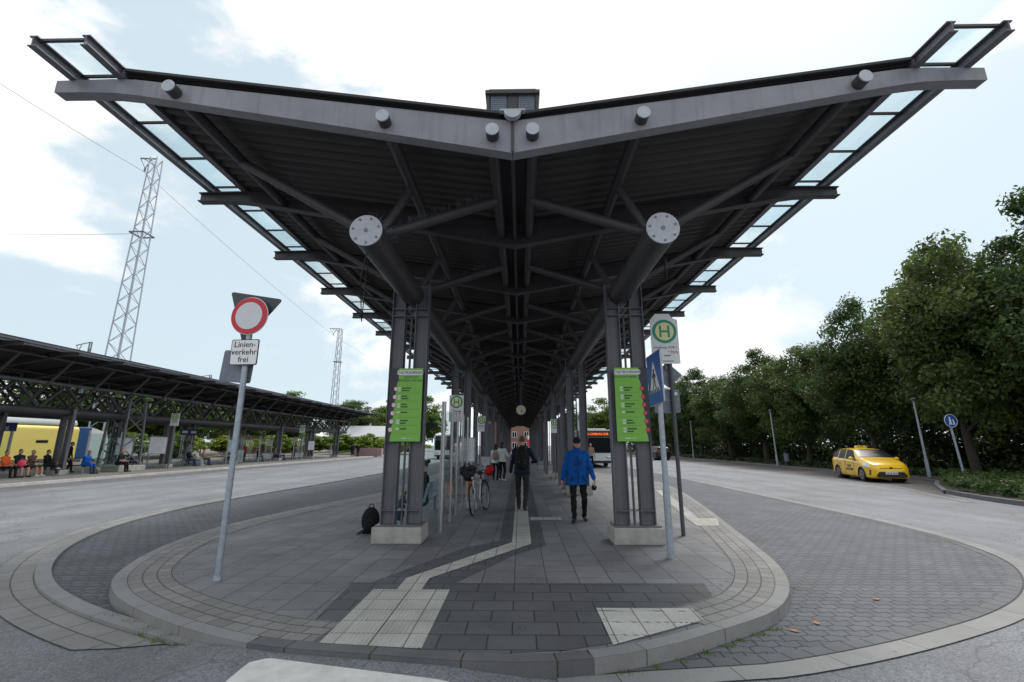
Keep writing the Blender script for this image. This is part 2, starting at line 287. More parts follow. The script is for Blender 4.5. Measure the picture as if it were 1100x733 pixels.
def dup(root, loc=None, rz=None, label=None, scale=None):
    def cp(o, par):
        c = o.copy(); COL.objects.link(c)
        if par: c.parent = par
        for ch in list(o.children): cp(ch, c)
        return c
    r = cp(root, None)
    if loc is not None: r.location = loc
    if rz is not None: r.rotation_euler = (0, 0, rz)
    if scale is not None: r.scale = scale if isinstance(scale, tuple) else (scale,)*3
    if label: r['label'] = label
    return r
def text(body, size, loc, m, parent=None, name='lettering', rot=(R(90), 0, 0), align='CENTER', sx=1.0, ext=.0015):
    cu = bpy.data.curves.new('txt', 'FONT'); cu.body = body; cu.size = size; cu.align_x = align; cu.align_y = 'CENTER'; cu.extrude = ext; cu.resolution_u = 3
    t = bpy.data.objects.new('txt', cu); COL.objects.link(t)
    dg = bpy.context.evaluated_depsgraph_get(); dg.update()
    me = bpy.data.meshes.new_from_object(t.evaluated_get(dg)); bpy.data.objects.remove(t); bpy.data.curves.remove(cu)
    me.materials.clear(); me.materials.append(m)
    o = bpy.data.objects.new(name, me); COL.objects.link(o); o.location = loc; o.rotation_euler = rot; o.scale = (sx, 1, 1)
    if parent: o.parent = parent
    return o
def catmull(pts, step=.25, closed=False):
    P = [Vector((*p, 0)) for p in pts]; out = []; N = len(P)
    for i in range(N-1):
        p0 = P[max(i-1, 0)]; p1 = P[i]; p2 = P[i+1]; p3 = P[min(i+2, N-1)]
        # centripetal-like tangents scaled to segment length
        L = (p2-p1).length
        def tan(a, b, c):
            l1, l2 = (b-a).length, (c-b).length
            if l1 < 1e-6: return (c-b)/max(l2, 1e-6)
            if l2 < 1e-6: return (b-a)/l1
            return ((b-a)/l1*l2+(c-b)/l2*l1)/(l1+l2)
        t1 = tan(p0, p1, p2)*L; t2 = tan(p1, p2, p3)*L
        n = max(1, int(L/step)) if L < 12 else max(4, int(L/3))
        for k in range(n):
            t = k/n; out.append(p1*(2*t**3-3*t**2+1)+t1*(t**3-2*t**2+t)+p2*(-2*t**3+3*t**2)+t2*(t**3-t**2))
    out.append(P[-1]); return [(p.x, p.y) for p in out]
def offset(pts, d):
    out = []; N = len(pts)
    for i, p in enumerate(pts):
        a = pts[max(i-1, 0)]; b = pts[min(i+1, N-1)]; t = Vector((b[0]-a[0], b[1]-a[1])).normalized()
        out.append((p[0]-t.y*d, p[1]+t.x*d))
    return out
def strip(name, pts, o0, o1, z, m, thick=0, taper=None, parent=None):
    A = offset(pts, o0); mb = MB(); uv = []; s_ = 0
    n = len(pts); ws = [1.0]*n if taper is None else taper
    B = [tuple(Vector(a)+(Vector(b)-Vector(a))*w) for a, b, w in zip(A, offset(pts, o1), ws)]
    vs = []
    for i in range(n):
        if i: s_ += (Vector(pts[i])-Vector(pts[i-1])).length
        vs += [(*A[i], z), (*B[i], z)]; uv += [(s_, 0.0), (s_, abs(o1-o0)*ws[i])]
    fs = [(2*i, 2*i+1, 2*i+3, 2*i+2) for i in range(n-1)]
    mb.add(vs, fs)
    if thick:
        r = min(.035, abs(o1-o0)/4); base = len(vs)
        for side in (0, 1):
            b0 = len(mb.v); vv = []
            for i in range(n):
                p = vs[2*i+side]; vv += [p, (p[0], p[1], z-thick)]
                uu = uv[2*i+side][0]; uv += [(uu, .02), (uu, .02+thick)]
            mb.add(vv, [(2*i, 2*i+1, 2*i+3, 2*i+2) for i in range(n-1)])
    mb.uv = uv
    return mb.build(name, m, parent)
def sheet(name, poly, z, m):
    from mathutils.geometry import tessellate_polygon
    tr = tessellate_polygon([[Vector((*p, 0)) for p in poly]])
    mb = MB(); mb.add([(*p, z) for p in poly], [tuple(t) for t in tr]); o = mb.build(name, m); return o

# ------------------------------------------------------------------ ground
ZR = -.12
mb = MB(); mb.add([(-400,-60,ZR),(400,-60,ZR),(400,900,ZR),(-400,900,ZR)], [(0,1,2,3)]); struct(mb.build('road', ASPH))
PL = catmull([(-4.8,95),(-4.8,40),(-4.82,20),(-4.95,16),(-5.4,14.2),(-5.9,11.6),(-6.08,9.8),(-5.9,8.2),(-5.5,7.0),(-5.01,6.1),(-4.38,5.45),(-3.77,5.03),(-2.9,4.55),(-2.24,4.28),(-1.2,4.1),(-.2,3.98),(.4,4.0),(1.15,4.23),(1.87,4.63),(2.7,5.2),(3.17,5.8),(3.45,6.35),(3.72,7.1),(3.99,8.2),(4.38,9.95),(5.28,14.1),(6.15,19.5),(6.2,24),(4.9,28),(4.7,40),(4.7,95)])
def bound(pts):
    # positive offset must point to the inside; the line runs from the far left round the front to the far right
    return pts
inner = offset(PL, .145)
mb = MB()
from mathutils.geometry import tessellate_polygon
tr = tessellate_polygon([[Vector((*p, 0)) for p in inner]])
mb.add([(*p, 0) for p in inner], [tuple(t) for t in tr]); struct(mb.build('platform_pavement', PAVE))
iL = max(i for i, p in enumerate(PL) if p[0] < -2.2); iR = min(i for i, p in enumerate(PL) if p[0] > .55 and i > iL)
struct(strip('platform_kerb', PL[:iL+1], 0, .15, .006, RINGST, thick=.14)); struct(strip('platform_kerb', PL[iR:], 0, .15, .006, RINGST, thick=.14))
struct(strip('front_kerb', PL[iL:iR+1], 0, .15, .006, brickmat('dark_front_kerb', (.125,.125,.13), (.10,.10,.105), (.04,.043,.035), .75, 10, .008, coord='UV', stain=.3, bump=.6), thick=.14))
PL0 = PL
struct(strip('edge_sett_rows', [p for p in PL[:iL+3] if p[1] < 17], .152, .62, .005, SETTS)); struct(strip('edge_sett_rows', [p for p in PL[iR:] if p[1] < 17 and p[0] > 1.72], .152, .62, .005, SETTS))
OVL = [(-8.6,95),(-8.62,27.7),(-9.03,20),(-9.33,16),(-9.25,12.7),(-8.65,10.2),(-7.69,8.29),(-6.66,7.0),(-5.85,6.26),(-4.96,5.65),(-3.91,5.10),(-3.06,4.73),(-2.35,4.40)]
OVR = [(.35,4.0),(1.12,4.13),(1.57,4.19),(2.06,4.26),(2.56,4.4),(3.19,4.62),(4.13,5.01),(5.08,5.47),(5.97,6.04),(6.76,6.73),(7.56,7.73),(8.19,9.27),(8.5,11.35),(8.55,13.7),(8.6,17.7),(8.65,30),(8.7,95)]
ovl = catmull(OVL); ovr = catmull(OVR)
struct(sheet('paver_apron', ovl+ovr, ZR+.006, PAVER))
struct(strip('ring_kerb_stone', ovl, 0, -.17, ZR+.045, RINGST, thick=.05))
ln = len(ovl); tp = []
for p in ovl:
    y = p[1]; tp.append(max(.02, min(1, (24-y)/9)) if p[0] < -8.5 else max(.02, min(1, (-p[0]-3.05)/.5)))
struct(strip('ring_band_stone', ovl, -.172, -.60, ZR+.010, BANDST, taper=tp))
struct(strip('ring_border', ovr, 0, -.22, ZR+.012, RINGST))
struct(strip('paver_border_row', [p for p in ovr if p[1] < 17], .01, .15, ZR+.010, brickmat('dark_border_pavers', (.11,.116,.13), (.095,.10,.11), (.03,.03,.032), .24, 10, .010, coord='UV', stain=.25)))
# dark slab field, tactile fields and guide path
struct(sheet('dark_slab_field', [(-1.86,4.30),(-1.98,6.05),(-1.75,6.05),(-.85,7.95),(-.3,8.55),(-.36,30),(.52,30),(.50,8.2),(-.02,7.5),(-.72,6.05),(2.3,6.08),(2.1,5.08),(1.85,4.87),(1.15,4.45),(.4,4.19),(-.2,4.12),(-1.1,4.22)], .004, PAVED))
def ribbed(name, quad, n, m=TACT):
    a, b, c, d = [Vector((*q, 0)) for q in quad]; mb = MB()
    mb.add([(a.x,a.y,.008),(b.x,b.y,.008),(c.x,c.y,.008),(d.x,d.y,.008)], [(0,1,2,3)])
    for k in range(n):
        t0, t1 = (k+.22)/n, (k+.72)/n
        p = [a.lerp(b, t0), a.lerp(b, t1), d.lerp(c, t1), d.lerp(c, t0)]
        q = [p[0].lerp(p[1], .2), p[0].lerp(p[1], .8), p[3].lerp(p[2], .8), p[3].lerp(p[2], .2)]
        vs = [(v.x, v.y, .0082) for v in p]+[(v.x, v.y, .013) for v in q]
        mb.add(vs, [(4,5,6,7),(0,1,5,4),(1,2,6,5),(2,3,7,6),(3,0,4,7)])
    return struct(mb.build(name, m))
ribbed('tactile_field', [(-1.63,4.30),(-.74,4.2),(-.74,5.76),(-1.63,5.76)], 22)
ribbed('tactile_field', [(.85,4.30),(.85,5.19),(1.83,5.19),(1.83,4.88)], 16)
ribbed('tactile_path', [(-1.36,5.765),(-1.07,5.765),(-1.07,6.22),(-1.36,6.22)], 7)
ribbed('tactile_path', [(-1.36,6.225),(-1.07,6.225),(.26,8.30),(-.07,8.42)], 7)
ribbed('tactile_path', [(-.07,8.425),(.26,8.305),(.28,70),(-.06,70)], 7)
ribbed('tactile_path', [(.285,10.75),(1.0,10.8),(1.0,11.2),(.285,11.2)], 14)
ribbed('tactile_field', [(3.72,10.1),(4.18,10.1),(4.55,11.1),(3.86,11.1)], 10)
ribbed('tactile_path', [(3.86,11.1),(4.12,11.1),(5.35,17.7),(5.05,17.7)], 6)
# crossing bars in worn paint (only the nearest one reaches into view)
def rampz(x, y): return ZR+.085*max(0, min(1, (x+3.3)/.9))*max(0, min(1, (.3-x)/.8))*max(0, min(1, (y-2.2)/1.6))
def gridsheet(name, x0, x1, y0, ytop, dz, m):
    q = MB(); nx, ny = 46, 12; vs = [(x0+(x1-x0)*i/nx, y0+(ytop(x0+(x1-x0)*i/nx)-y0)*j/ny) for i in range(nx+1) for j in range(ny+1)]
    q.add([(x, y, rampz(x, y)+dz) for x, y in vs], [(i*(ny+1)+j, (i+1)*(ny+1)+j, (i+1)*(ny+1)+j+1, i*(ny+1)+j+1) for i in range(nx) for j in range(ny)], 0, True); return struct(q.build(name, m))
gridsheet('crossing_ramp', -3.3, .3, 2.2, lambda x: np.interp(x, [-3.3,-2.9,-2.24,-1.2,-.2,.3,.5,1.15,1.7], [4.50,4.45,4.29,4.12,4.0,4.0,3.79,3.91,4.0]), .003, ASPH)
gridsheet('crossing_stripe', -2.06, .02, 2.9, lambda x: np.interp(x, [-2.06,-1.95,0.02], [4.02,4.10,3.66]), .0075, PAINT)
# right side: lay-by, kerbs, verge and planting bed
GUT = catmull([(14.2,15.2),(15.4,18.4),(16.3,20.5),(16.7,26),(17.4,48),(18,95)]); RK = catmull([(15.7,17.95),(18.2,21.2),(19.9,23.2),(20.6,25.2),(21,33),(21.5,42),(22,95)])
struct(sheet('lay_by', GUT[3:]+list(reversed(RK)), ZR+.004, LAYBY))
struct(strip('gutter_line', GUT, .0, .28, ZR+.009, BANDST))
struct(strip('verge_kerb', RK, 0, -.15, .0, KERBD, thick=.12))
struct(sheet('verge', offset(RK, -.15)+[(120,95),(120,10),(32,4)], -.01, SOIL))
BEDP = catmull([(15.75,17.95),(15.1,15.9),(14.75,13.5),(14.7,3)])
struct(strip('bed_kerb', BEDP, 0, .16, .02, KERBD, thick=.14))
struct(sheet('planting_bed', offset(BEDP, .16)+[(33,3),(33,23.4),(19.9,23.1)], -.004, SOIL))
# left side: bus lane and second platform
struct(sheet('bus_lane', [(-21.8,-30),(-19.6,-30),(-19.6,95),(-21.8,95)], ZR+.004, ASPHD))
struct(sheet('second_platform', [(-34.5,-20),(-22.1,-20),(-22.1,95),(-34.5,95)], 0, brickmat('second_platform_slabs', (.19,.185,.18), (.16,.155,.15), (.07,.07,.065), .4, .4, .01, stain=.35)))
struct(strip('second_platform_kerb', [(-21.8,-20),(-21.8,20),(-21.8,60),(-21.8,95)], 0, .3, .004, mat('pale_kerb', (.42,.41,.40), .85, .2, 2), thick=.13))
struct(sheet('track_bed', [(-160,-40),(-36,-40),(-36,300),(-160,300)], ZR+.01, mat('brown_ballast', (.14,.12,.10), .95, .4, 8)))

# ------------------------------------------------------------------ canopies
BAY = 2.62; Y0 = 4.93
def beam_mb():
    mb = MB()
    half_b = [(0,5.06),(2.3,5.49),(4.2,5.845),(4.75,5.945),(5.05,5.985),(5.4,6.0),(5.82,6.0)]
    half_t = [(5.82,6.175),(5.4,6.185),(5.1,6.19),(4.8,6.175),(0,5.5)]
    for s in (-1, 1):
        web = [(s*x, z) for x, z in half_b+half_t]
        mb.prism(web, 'y', -.012, .012)
        for line, dz in ((half_b, .018), (list(reversed(half_t)), -.018)):
            for (xa, za), (xb, zb) in zip(line, line[1:]):
                mb.prism([(s*xa, za), (s*xb, zb), (s*xb, zb+dz), (s*xa, za+dz)], 'y', -.075, -.0125); mb.prism([(s*xa, za), (s*xb, zb), (s*xb, zb+dz), (s*xa, za+dz)], 'y', .0125, .075)
    return mb
def front_beam_mb():
    mb = MB()
    half_b = [(0,5.06),(2.3,5.49),(4.2,5.845),(4.75,5.945),(5.05,5.985),(5.4,6.0),(5.82,6.0)]
    half_t = [(5.82,6.175),(5.4,6.185),(5.1,6.19),(4.8,6.175),(0,5.5)]
    for s in (-1, 1):
        web = [(s*max(x, .003), z) for x, z in half_b+half_t]; mb.prism(web, 'y', -.09, .06)
    return mb
def canopy(label, cx, k0, k1, far):
    TZ = 3.45 if far else 4.50; TL = TZ-4.50
    root = thing('bus_station_canopy', label, 'canopy', (cx, Y0+k0*BAY+(1.5 if far else 0), 0))
    y = lambda k: (k-k0)*BAY       # local y of beam k
    L = y(k1)
    bmB = beam_mb(); b0 = None
    for k in range(k0, k1+1):
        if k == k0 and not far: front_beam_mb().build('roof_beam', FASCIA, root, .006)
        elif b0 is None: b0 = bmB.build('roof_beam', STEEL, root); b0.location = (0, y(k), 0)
        else: c = b0.copy(); COL.objects.link(c); c.parent = root; c.location = (0, y(k), 0)
    # corrugated deck on each slope with the flat roof skin above it
    for s in (-1, 1):
        mb = MB(); ys = []; yy = -.11; per = .21; j = 0
        vs = []; n = int((L+.34)/per)
        prof = [(0, 0), (.07, 0), (.10, .045), (.175, .045)]
        for i in range(n):
            for a, h in prof: ys.append((yy+i*per+a, h))
        ys.append((yy+n*per, 0))
        for yv, h in ys:
            vs += [(s*.16, yv, 5.528+h), (s*2.5, yv, 5.872+h), (s*4.93, yv, 6.235+h)]
        fs = []
        for i in range(len(ys)-1): fs += [(3*i, 3*i+1, 3*i+4, 3*i+3), (3*i+1, 3*i+2, 3*i+5, 3*i+4)]
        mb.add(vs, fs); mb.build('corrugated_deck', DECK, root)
        mb = MB(); mb.prism([(s*.16, 5.578), (s*4.95, 6.283), (s*4.95, 6.318), (s*.16, 5.613)], 'y', -.13, L+.2); mb.build('roof_skin', ROOFTOP, root)
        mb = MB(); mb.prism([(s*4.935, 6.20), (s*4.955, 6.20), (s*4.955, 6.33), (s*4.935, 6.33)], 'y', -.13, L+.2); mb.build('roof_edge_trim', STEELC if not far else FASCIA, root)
        # glazed eave: two rails and panes between
        for x in (4.99, 5.62):
            mb = MB(); ya, yb = -.60, L+.6
            mb.box((s*x, (ya+yb)/2, 6.197), (.10, yb-ya, .014)); mb.box((s*x, (ya+yb)/2, 6.325), (.10, yb-ya, .014)); mb.box((s*x, (ya+yb)/2, 6.261), (.014, yb-ya, .112)); mb.build('eave_rail', STEELC, root)
        nb = int(L/BAY)*3
        kmax = 33
        gb = MB()
        for i in range(-1, nb+1):
            a, b = i*BAY/3, (i+1)*BAY/3
            if i == -1: a = -.56
            q = [(s*4.99, a+.015, 6.336), (s*5.60, a+.015, 6.336), (s*5.60, b-.015, 6.336), (s*4.99, b-.015, 6.336)]
            g = MB(); g.prism([(p[0], p[1]) for p in q], 'z', 6.335, 6.347)
            ba = MB(); ba.box((s*5.305, a if i >= 0 else a+.02, 6.316), (.60, .035, .03))
            if i < 44: p_ = g.build('eave_pane', GLASSR, root); ba.build('glazing_bar', STEEL, p_)
            else: gb.add(g.v, g.f); gb.add(ba.v, ba.f, 1)
        if gb.v: struct(gb.build('eave_pane', [GLASSR, STEEL], root), 'stuff')
        # round purlins passing through the beams
        for x, z in ((.24, 5.285), (1.56, 5.49), (4.24, 5.955)):
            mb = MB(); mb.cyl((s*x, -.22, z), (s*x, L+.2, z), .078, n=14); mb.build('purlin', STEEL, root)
            if not far:
                mb = MB(); mb.cyl((s*x, -.235, z), (s*x, -.2205, z), .08, n=18); mb.build('purlin_end_cap', ENDCAP, root)
        # big round girders on the columns
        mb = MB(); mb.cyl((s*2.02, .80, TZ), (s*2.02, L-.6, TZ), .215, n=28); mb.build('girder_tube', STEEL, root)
        if far:
            mb = MB(); mb.cyl((s*2.02, .4, 4.98), (s*2.02, L-.4, 4.98), .10, n=14); mb.build('upper_chord', STEELC, root)
            for i in range(int(L/1.31)):
                a_, b_ = (3.6, 4.92) if i % 2 else (4.92, 3.6); mb = MB(); mb.bar((s*2.02, .8+i*1.31, a_), (s*2.02, .8+(i+1)*1.31, b_), .11, .13); mb.build('web_member', STEEL, root)
            continue
        mb = MB(); mb.cyl((s*2.02, .775, TZ), (s*2.02, .798, TZ), .225, n=28); ep = mb.build('girder_end_plate', ENDCAP, root)
        mb = MB(); mb.cyl((s*2.02, .765, 4.5), (s*2.02, .7745, 4.5), .03, n=10); mb.build('hub_bolt', ZINCD, ep)
        for q in range(7):
            mb = MB(); mb.cyl((s*2.02+.18*math.cos(q*.8976+.3), .76, 4.5+.18*math.sin(q*.8976+.3)), (s*2.02+.18*math.cos(q*.8976+.3), .7745, 4.5+.18*math.sin(q*.8976+.3)), .016, n=6); mb.build('bolt', ZINCD, ep)
    # struts at the middle of every bay
    protos = {}; rest = MB(); cnt = 0
    nodes_ = [y(k)+BAY*.5 for k in range(k0, k1)]
    for yy in nodes_:
        for s in (-1, 1):
            for a, b, r in (((s*1.93, 0, 4.68+TL), (s*.25, 0, 5.24), .075), ((s*1.98, 0, 4.70+TL), (s*1.57, 0, 5.44), .062), ((s*2.12, 0, 4.68+TL), (s*4.2, 0, 5.91), .075)):
                if cnt < 96:
                    key = (s, b[0])
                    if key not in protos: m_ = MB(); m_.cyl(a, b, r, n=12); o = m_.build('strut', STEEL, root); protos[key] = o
                    else: o = protos[key].copy(); COL.objects.link(o); o.parent = root
                    o.location = (0, yy, 0)
                else: rest.cyl((a[0], yy, a[2]), (b[0], yy, b[2]), r, n=6)
                cnt += 1
    if rest.v: struct(rest.build('strut', STEEL, root), 'stuff')
    # ridge gutter
    mb = MB(); mb.box((0, L/2+.06, 5.522), (.37, L, .02)); mb.box((0, L/2+.08, 5.30), (.05, L, .3)); mb.build('ridge_gutter', STEEL, root)
    # columns every third bay, in pairs
    def column(s, yy):
        cxo = s*(2.02 if far else (2.03 if s < 0 else 2.08))
        for nm, zz, dd in (('base_plate', .284, (.78, .50, .022)), ('tie_plate', .52, (.66, .20, .014)), ('tie_plate', 4.06+TL, (.66, .205, .014)), ('tie_plate', 4.20+TL, (.66, .205, .014))):
            c = MB(); c.box((0, 0, zz), dd); co = c.build(nm, STEELC, root); co.location = (cxo, yy, 0)
        for q in (-1, 1):
            u = MB(); xc = q*.225
            for e in (-.118, .118): u.box((xc+e, 0, 2.50+TL/2), (.016, .19, 4.40+TL))
            u.box((xc, 0, 2.50+TL/2), (.22, .014, 4.40+TL))
            o = u.build('column_upright', STEELC, root); o.location = (cxo, yy, 0)
        d = MB(); d.cyl((0, .02, .3), (0, .05, 4.2+TL), .022, n=8); o = d.build('downpipe', STEELC, root); o.location = (cxo, yy, 0)
        p = MB(); p.box((0, 0, .135), (.86, .60, .27)); o = p.build('plinth', CONC, root, .02); o.location = (cxo, yy, 0)
    k = 1 if k0 <= 1 else k0+((1-k0) % 3)
    first = None; rootkids = None
    while y(k)+BAY*.5 < L:
        for s in (-1, 1): column(s, y(k)+BAY*.5-(0 if far else .34))
        k += 3
    return root
MAIN = canopy('dark V shaped canopy over the central platform, seen end on from below', 0, 0, 32, False)
# lantern on the ridge, gutter outlet and bird spikes of the near end
mb = MB()
for x in (-.30, .30): mb.box((x, -.10, 5.735), (.04, .04, .27))
mb.box((0, -.09, 5.735), (.13, .04, .27)); mb.box((0, .28, 5.735), (.60, .02, .26)); mb.box((0, .09, 5.875), (.67, .48, .05)); mb.box((0, .09, 5.918), (.58, .42, .034)); mb.build('roof_lantern', STEEL, MAIN, .004)
for s in (-1, 1):
    mb = MB(); mb.box((s*.172, -.09, 5.735), (.20, .004, .25))
    for q in range(8): mb.box((s*.172-.087+q*.025, -.096, 5.735), (.006, .006, .24))
    for q in range(9): mb.box((s*.172, -.098, 5.625+q*.028), (.19, .006, .006))
    mb.build('lantern_grille', mat('blue_grey_mesh', (.20,.23,.28), .5, .1, 30), MAIN)
mb = MB(); mb.prism([(.105*math.cos(t), 5.575+.10*math.sin(t)) for t in [math.pi+math.pi*i/12 for i in range(13)]], 'y', -.19, -.12); mb.box((0, -.155, 5.583), (.30, .07, .02)); mb.build('gutter_outlet', ENDCAP, MAIN)
mb = MB(); mb.box((0, -.099, 5.28), (.035, .016, .42)); mb.build('ridge_cover_strip', STEEL, MAIN)
mb = MB()
for i in range(70):
    t = random.uniform(.15, 2.9); yy = .85+random.random()*.5
    p = Vector((-2.02+.215*math.cos(t), yy, 4.5+.215*math.sin(t))); d = Vector((math.cos(t)+random.uniform(-.35,.35), random.uniform(-.5,.3), math.sin(t)+random.uniform(-.2,.2))).normalized()
    mb.cyl(p, p+d*.11, .002, n=3, cap=False)
for i in range(90):
    for (a, b) in (((-1.93, 1.31, 4.76), (-.25, 1.31, 5.32)), ((-1.93, 3.93, 4.76), (-.25, 3.93, 5.32))):
        p = Vector(a).lerp(Vector(b), random.random()); d = Vector((random.uniform(-.5,.3), random.uniform(-.5,.5), 1)).normalized(); mb.cyl(p, p+d*.10, .002, n=3, cap=False)
mb.build('bird_spikes', ZINCD, MAIN)
mb = MB(); mb.tube([(-2.1, 1.1, 4.30), (-2.35, 1.6, 4.1), (-2.5, 2.2, 3.6), (-2.6, 2.62, 5.45)], .008, 6); mb.build('hanging_cable', BLACK, MAIN); mb = MB()
mb.tube([(2.3, 1.6, 4.4), (2.5, 2.2, 4.3), (2.56, 2.62, 5.5)], .008, 6); mb.build('hanging_cable', BLACK, MAIN)
SECOND = canopy('long dark canopy of the neighbouring bus platform across the road on the left', -27.9, 2, 24, True)
mb = MB()
for yb in (18.4, ):
    for dx, dy in ((.7,-.8),(.7,.8),(-.7,-.8),(-.7,.8)):
        mb.bar((2.0+dx, yb+dy, .35), (2.0+dx*.8, yb+dy*.8, 4.6), .11, .11)
    for dx in (.7, -.7):
        for i in range(4):
            z0, z1 = .45+i, 1.45+i; f0, f1 = 1-.05*i, 1-.05*(i+1)
            mb.bar((2+dx*f0, yb-.8*f0, z0), (2+dx*f1, yb+.8*f1, z1), .05, .05); mb.bar((2+dx*f0, yb+.8*f0, z0), (2+dx*f1, yb-.8*f1, z1), .05, .05)
    for dy in (.8, -.8):
        for i in range(4):
            z0, z1 = .45+i, 1.45+i; f0, f1 = 1-.05*i, 1-.05*(i+1)
            mb.bar((2+.7*f0, yb+dy*f0, z0), (2-.7*f1, yb+dy*f1, z1), .05, .05)
mb.build('lattice_pier', STEELC, SECOND)
mb = MB(); mb.box((2.0, 18.4, .17), (1.9, 2.1, .36)); mb.build('pier_plinth', CONC, SECOND, .02)

# ------------------------------------------------------------------ signs on the central platform
def post(mb, x, y, z0, z1, r): mb.cyl((x, y, z0), (x, y, z1), r, n=14)
# left: no vehicles sign with plate, backs of a triangle and a square behind
t = thing('traffic_sign', 'grey post with red ringed round sign and a plate reading Linienverkehr frei', 'road sign', (-3.70, 6.13, 0), R(-4))
mb = MB(); mb.cyl((0, 0, 0), (0, 0, 3.62), .038, n=16); mb.cyl((0, 0, 0), (0, 0, .05), .055, .05, n=16); mb.build('post', ZINC, t)
def disc(name, c, r, y0, y1, m, par, n=40): q = MB(); q.cyl((c[0], y0, c[1]), (c[0], y1, c[1]), r, n=n); return q.build(name, m, par)
sg = disc('sign_disc', (.0, 3.40), .262, -.062, -.050, RED, t); disc('sign_rim', (.0, 3.40), .272, -.050, -.040, WHITE, t); q = disc('white_centre', (.0, 3.40), .196, -.066, -.0625, mat('pale_grey_reflective', (.60,.62,.65), .35, .04, 6), t)
mb = MB()
def rounded(pts, r, n=5):
    out = []; N = len(pts)
    for i in range(N):
        p = Vector(pts[i]); a = (Vector(pts[i-1])-p).normalized(); b = (Vector(pts[(i+1)%N])-p).normalized()
        for k in range(n+1):
            tt = k/n; out.append(tuple((p+a*r)*(1-tt)**2+p*2*tt*(1-tt)+(p+b*r)*tt**2))
    return out
mb.prism(rounded([(-.40, 3.80), (.40, 3.66), (-.12, 3.02)], .06), 'y', .045, .06); mb.build('triangle_back', mat('dark_sign_back', (.05,.055,.065), .5, .1, 10), t)
mb = MB(); mb.prism(rounded([(-.20, 2.70), (.20, 2.70), (.20, 3.06), (-.20, 3.06)], .03), 'y', -.058, -.05); mb.build('plate_rim', BLACK, t)
mb = MB(); mb.prism(rounded([(-.188, 2.712), (.188, 2.712), (.188, 3.048), (-.188, 3.048)], .025), 'y', -.062, -.0585); pl = mb.build('text_plate', WHITE, t)
for i, w in enumerate(('Linien-', 'verkehr', 'frei')): text(w, .115, (0, -.064, 2.985-i*.105), BLACK, t)
mb = MB(); mb.prism(rounded([(-.40, 2.50), (.06, 2.46), (.09, 2.90), (-.37, 2.94)], .04), 'y', .05, .062); mb.build('square_back', ZINCD, t)
mb = MB(); mb.prism([(-.055, 2.60), (.03, 2.60), (.03, 2.68), (-.055, 2.68)], 'y', .0455, .0495); 
mb = MB(); mb.box((.17, -.066, 2.60), (.05, .002, .05)); 
# right: pedestrian crossing sign
t = thing('traffic_sign', 'blue pedestrian crossing sign seen aslant on a galvanised post', 'road sign', (2.31, 7.36, 0))
mb = MB(); mb.cyl((0, 0, 0), (0, 0, 3.05), .043, n=16); mb.cyl((0, 0, 0), (0, 0, .98), .052, n=16); mb.build('post', ZINC, t)
tr_ = bpy.data.objects.new('crossing_panel', None)
panel_rot = Euler((0, 0, R(62)))
def panel(name, poly, y0, y1, m): 
    q = MB(); q.prism(poly, 'y', y0, y1); return q.build(name, m, t, rot=(R(0), R(-3), R(-86)), loc=(-.06, -.02, 2.68))
panel('panel_rim', rounded([(-.31, -.42), (.31, -.42), (.31, .42), (-.31, .42)], .03), -.006, .02, ZINC)
panel('blue_face', rounded([(-.295, -.405), (.295, -.405), (.295, .405), (-.295, .405)], .03), -.010, -.0065, BLUE)
panel('white_triangle', [(-.22, -.22), (.22, -.22), (0, .29)], -.014, -.0105, WHITE)
q = MB()
q.cyl((.005, -.018, .13), (.005, -.0145, .13), .028, n=14)
q.prism([(-.035, .10), (.035, .10), (.03, -.03), (-.02, -.03)], 'y', -.018, -.0145)
q.prism([(-.02, -.03), (.01, -.03), (-.05, -.17), (-.075, -.17)], 'y', -.018, -.0145); q.prism([(.005, -.03), (.032, -.03), (.085, -.17), (.055, -.17)], 'y', -.018, -.0145)
q.prism([(-.03, .09), (-.015, .07), (-.075, .0), (-.085, .01)], 'y', -.0181, -.0146); q.prism([(.03, .09), (.02, .06), (.07, .0), (.085, .015)], 'y', -.0181, -.0146)
for i in range(6): q.box((-.165+i*.066, -.01625, -.195), (.035, .0035, .045))
q.build('walker_symbol', BLACK, t, rot=(R(0), R(-3), R(-86)), loc=(-.06, -.02, 2.68))
# right: bus stop sign with the backs of a diamond and a square sign
t = thing('bus_stop_sign', 'tall white bus stop sign with green ringed H above two grey sign backs', 'bus stop sign', (3.09, 9.08, 0))
mb = MB(); mb.cyl((.0, 0, 0), (.0, 0, 3.6), .038, n=14); mb.build('post', mat('dark_grey_post', (.07,.075,.085), .5, .15, 8), t)
mb = MB(); mb.cyl((-.08, .03, 3.1), (-.08, .03, 4.25), .03, n=12); mb.build('sign_bracket', ZINCD, t)
mb = MB(); mb.prism([(-.36, 3.22), (.19, 3.22), (.19, 4.12), (.09, 4.16), (.03, 4.25), (-.25, 4.25), (-.33, 4.16), (-.36, 4.12)], 'y', -.055, -.03); mb.build('sign_panel', WHITE, t, .003)
def hdisc(par, cx, cz, r, y):
    disc('h_ring', (cx, cz), r, y-.004, y, SGREEN, par); disc('h_disc', (cx, cz), r*.76, y-.008, y-.0045, SYEL, par)
    q = MB(); w = r*.16; h = r*.5
    q.box((cx-r*.34, y-.0105, cz), (w, .004, h*2)); q.box((cx+r*.34, y-.0105, cz), (w, .004, h*2)); q.box((cx, y-.0105, cz), (r*.68-w-.002, .004, w)); q.build('letter_h', SGREEN, par)
hdisc(t, -.085, 3.88, .245, -.056)
text('Lüneburg, ZOB 1', .066, (-.085, -.057, 3.55), BLACK, t)
text('hvv', .115, (.085, -.057, 3.455), mat('logo_red', (.6,.02,.06), .4, .05, 5), t, 'logo')
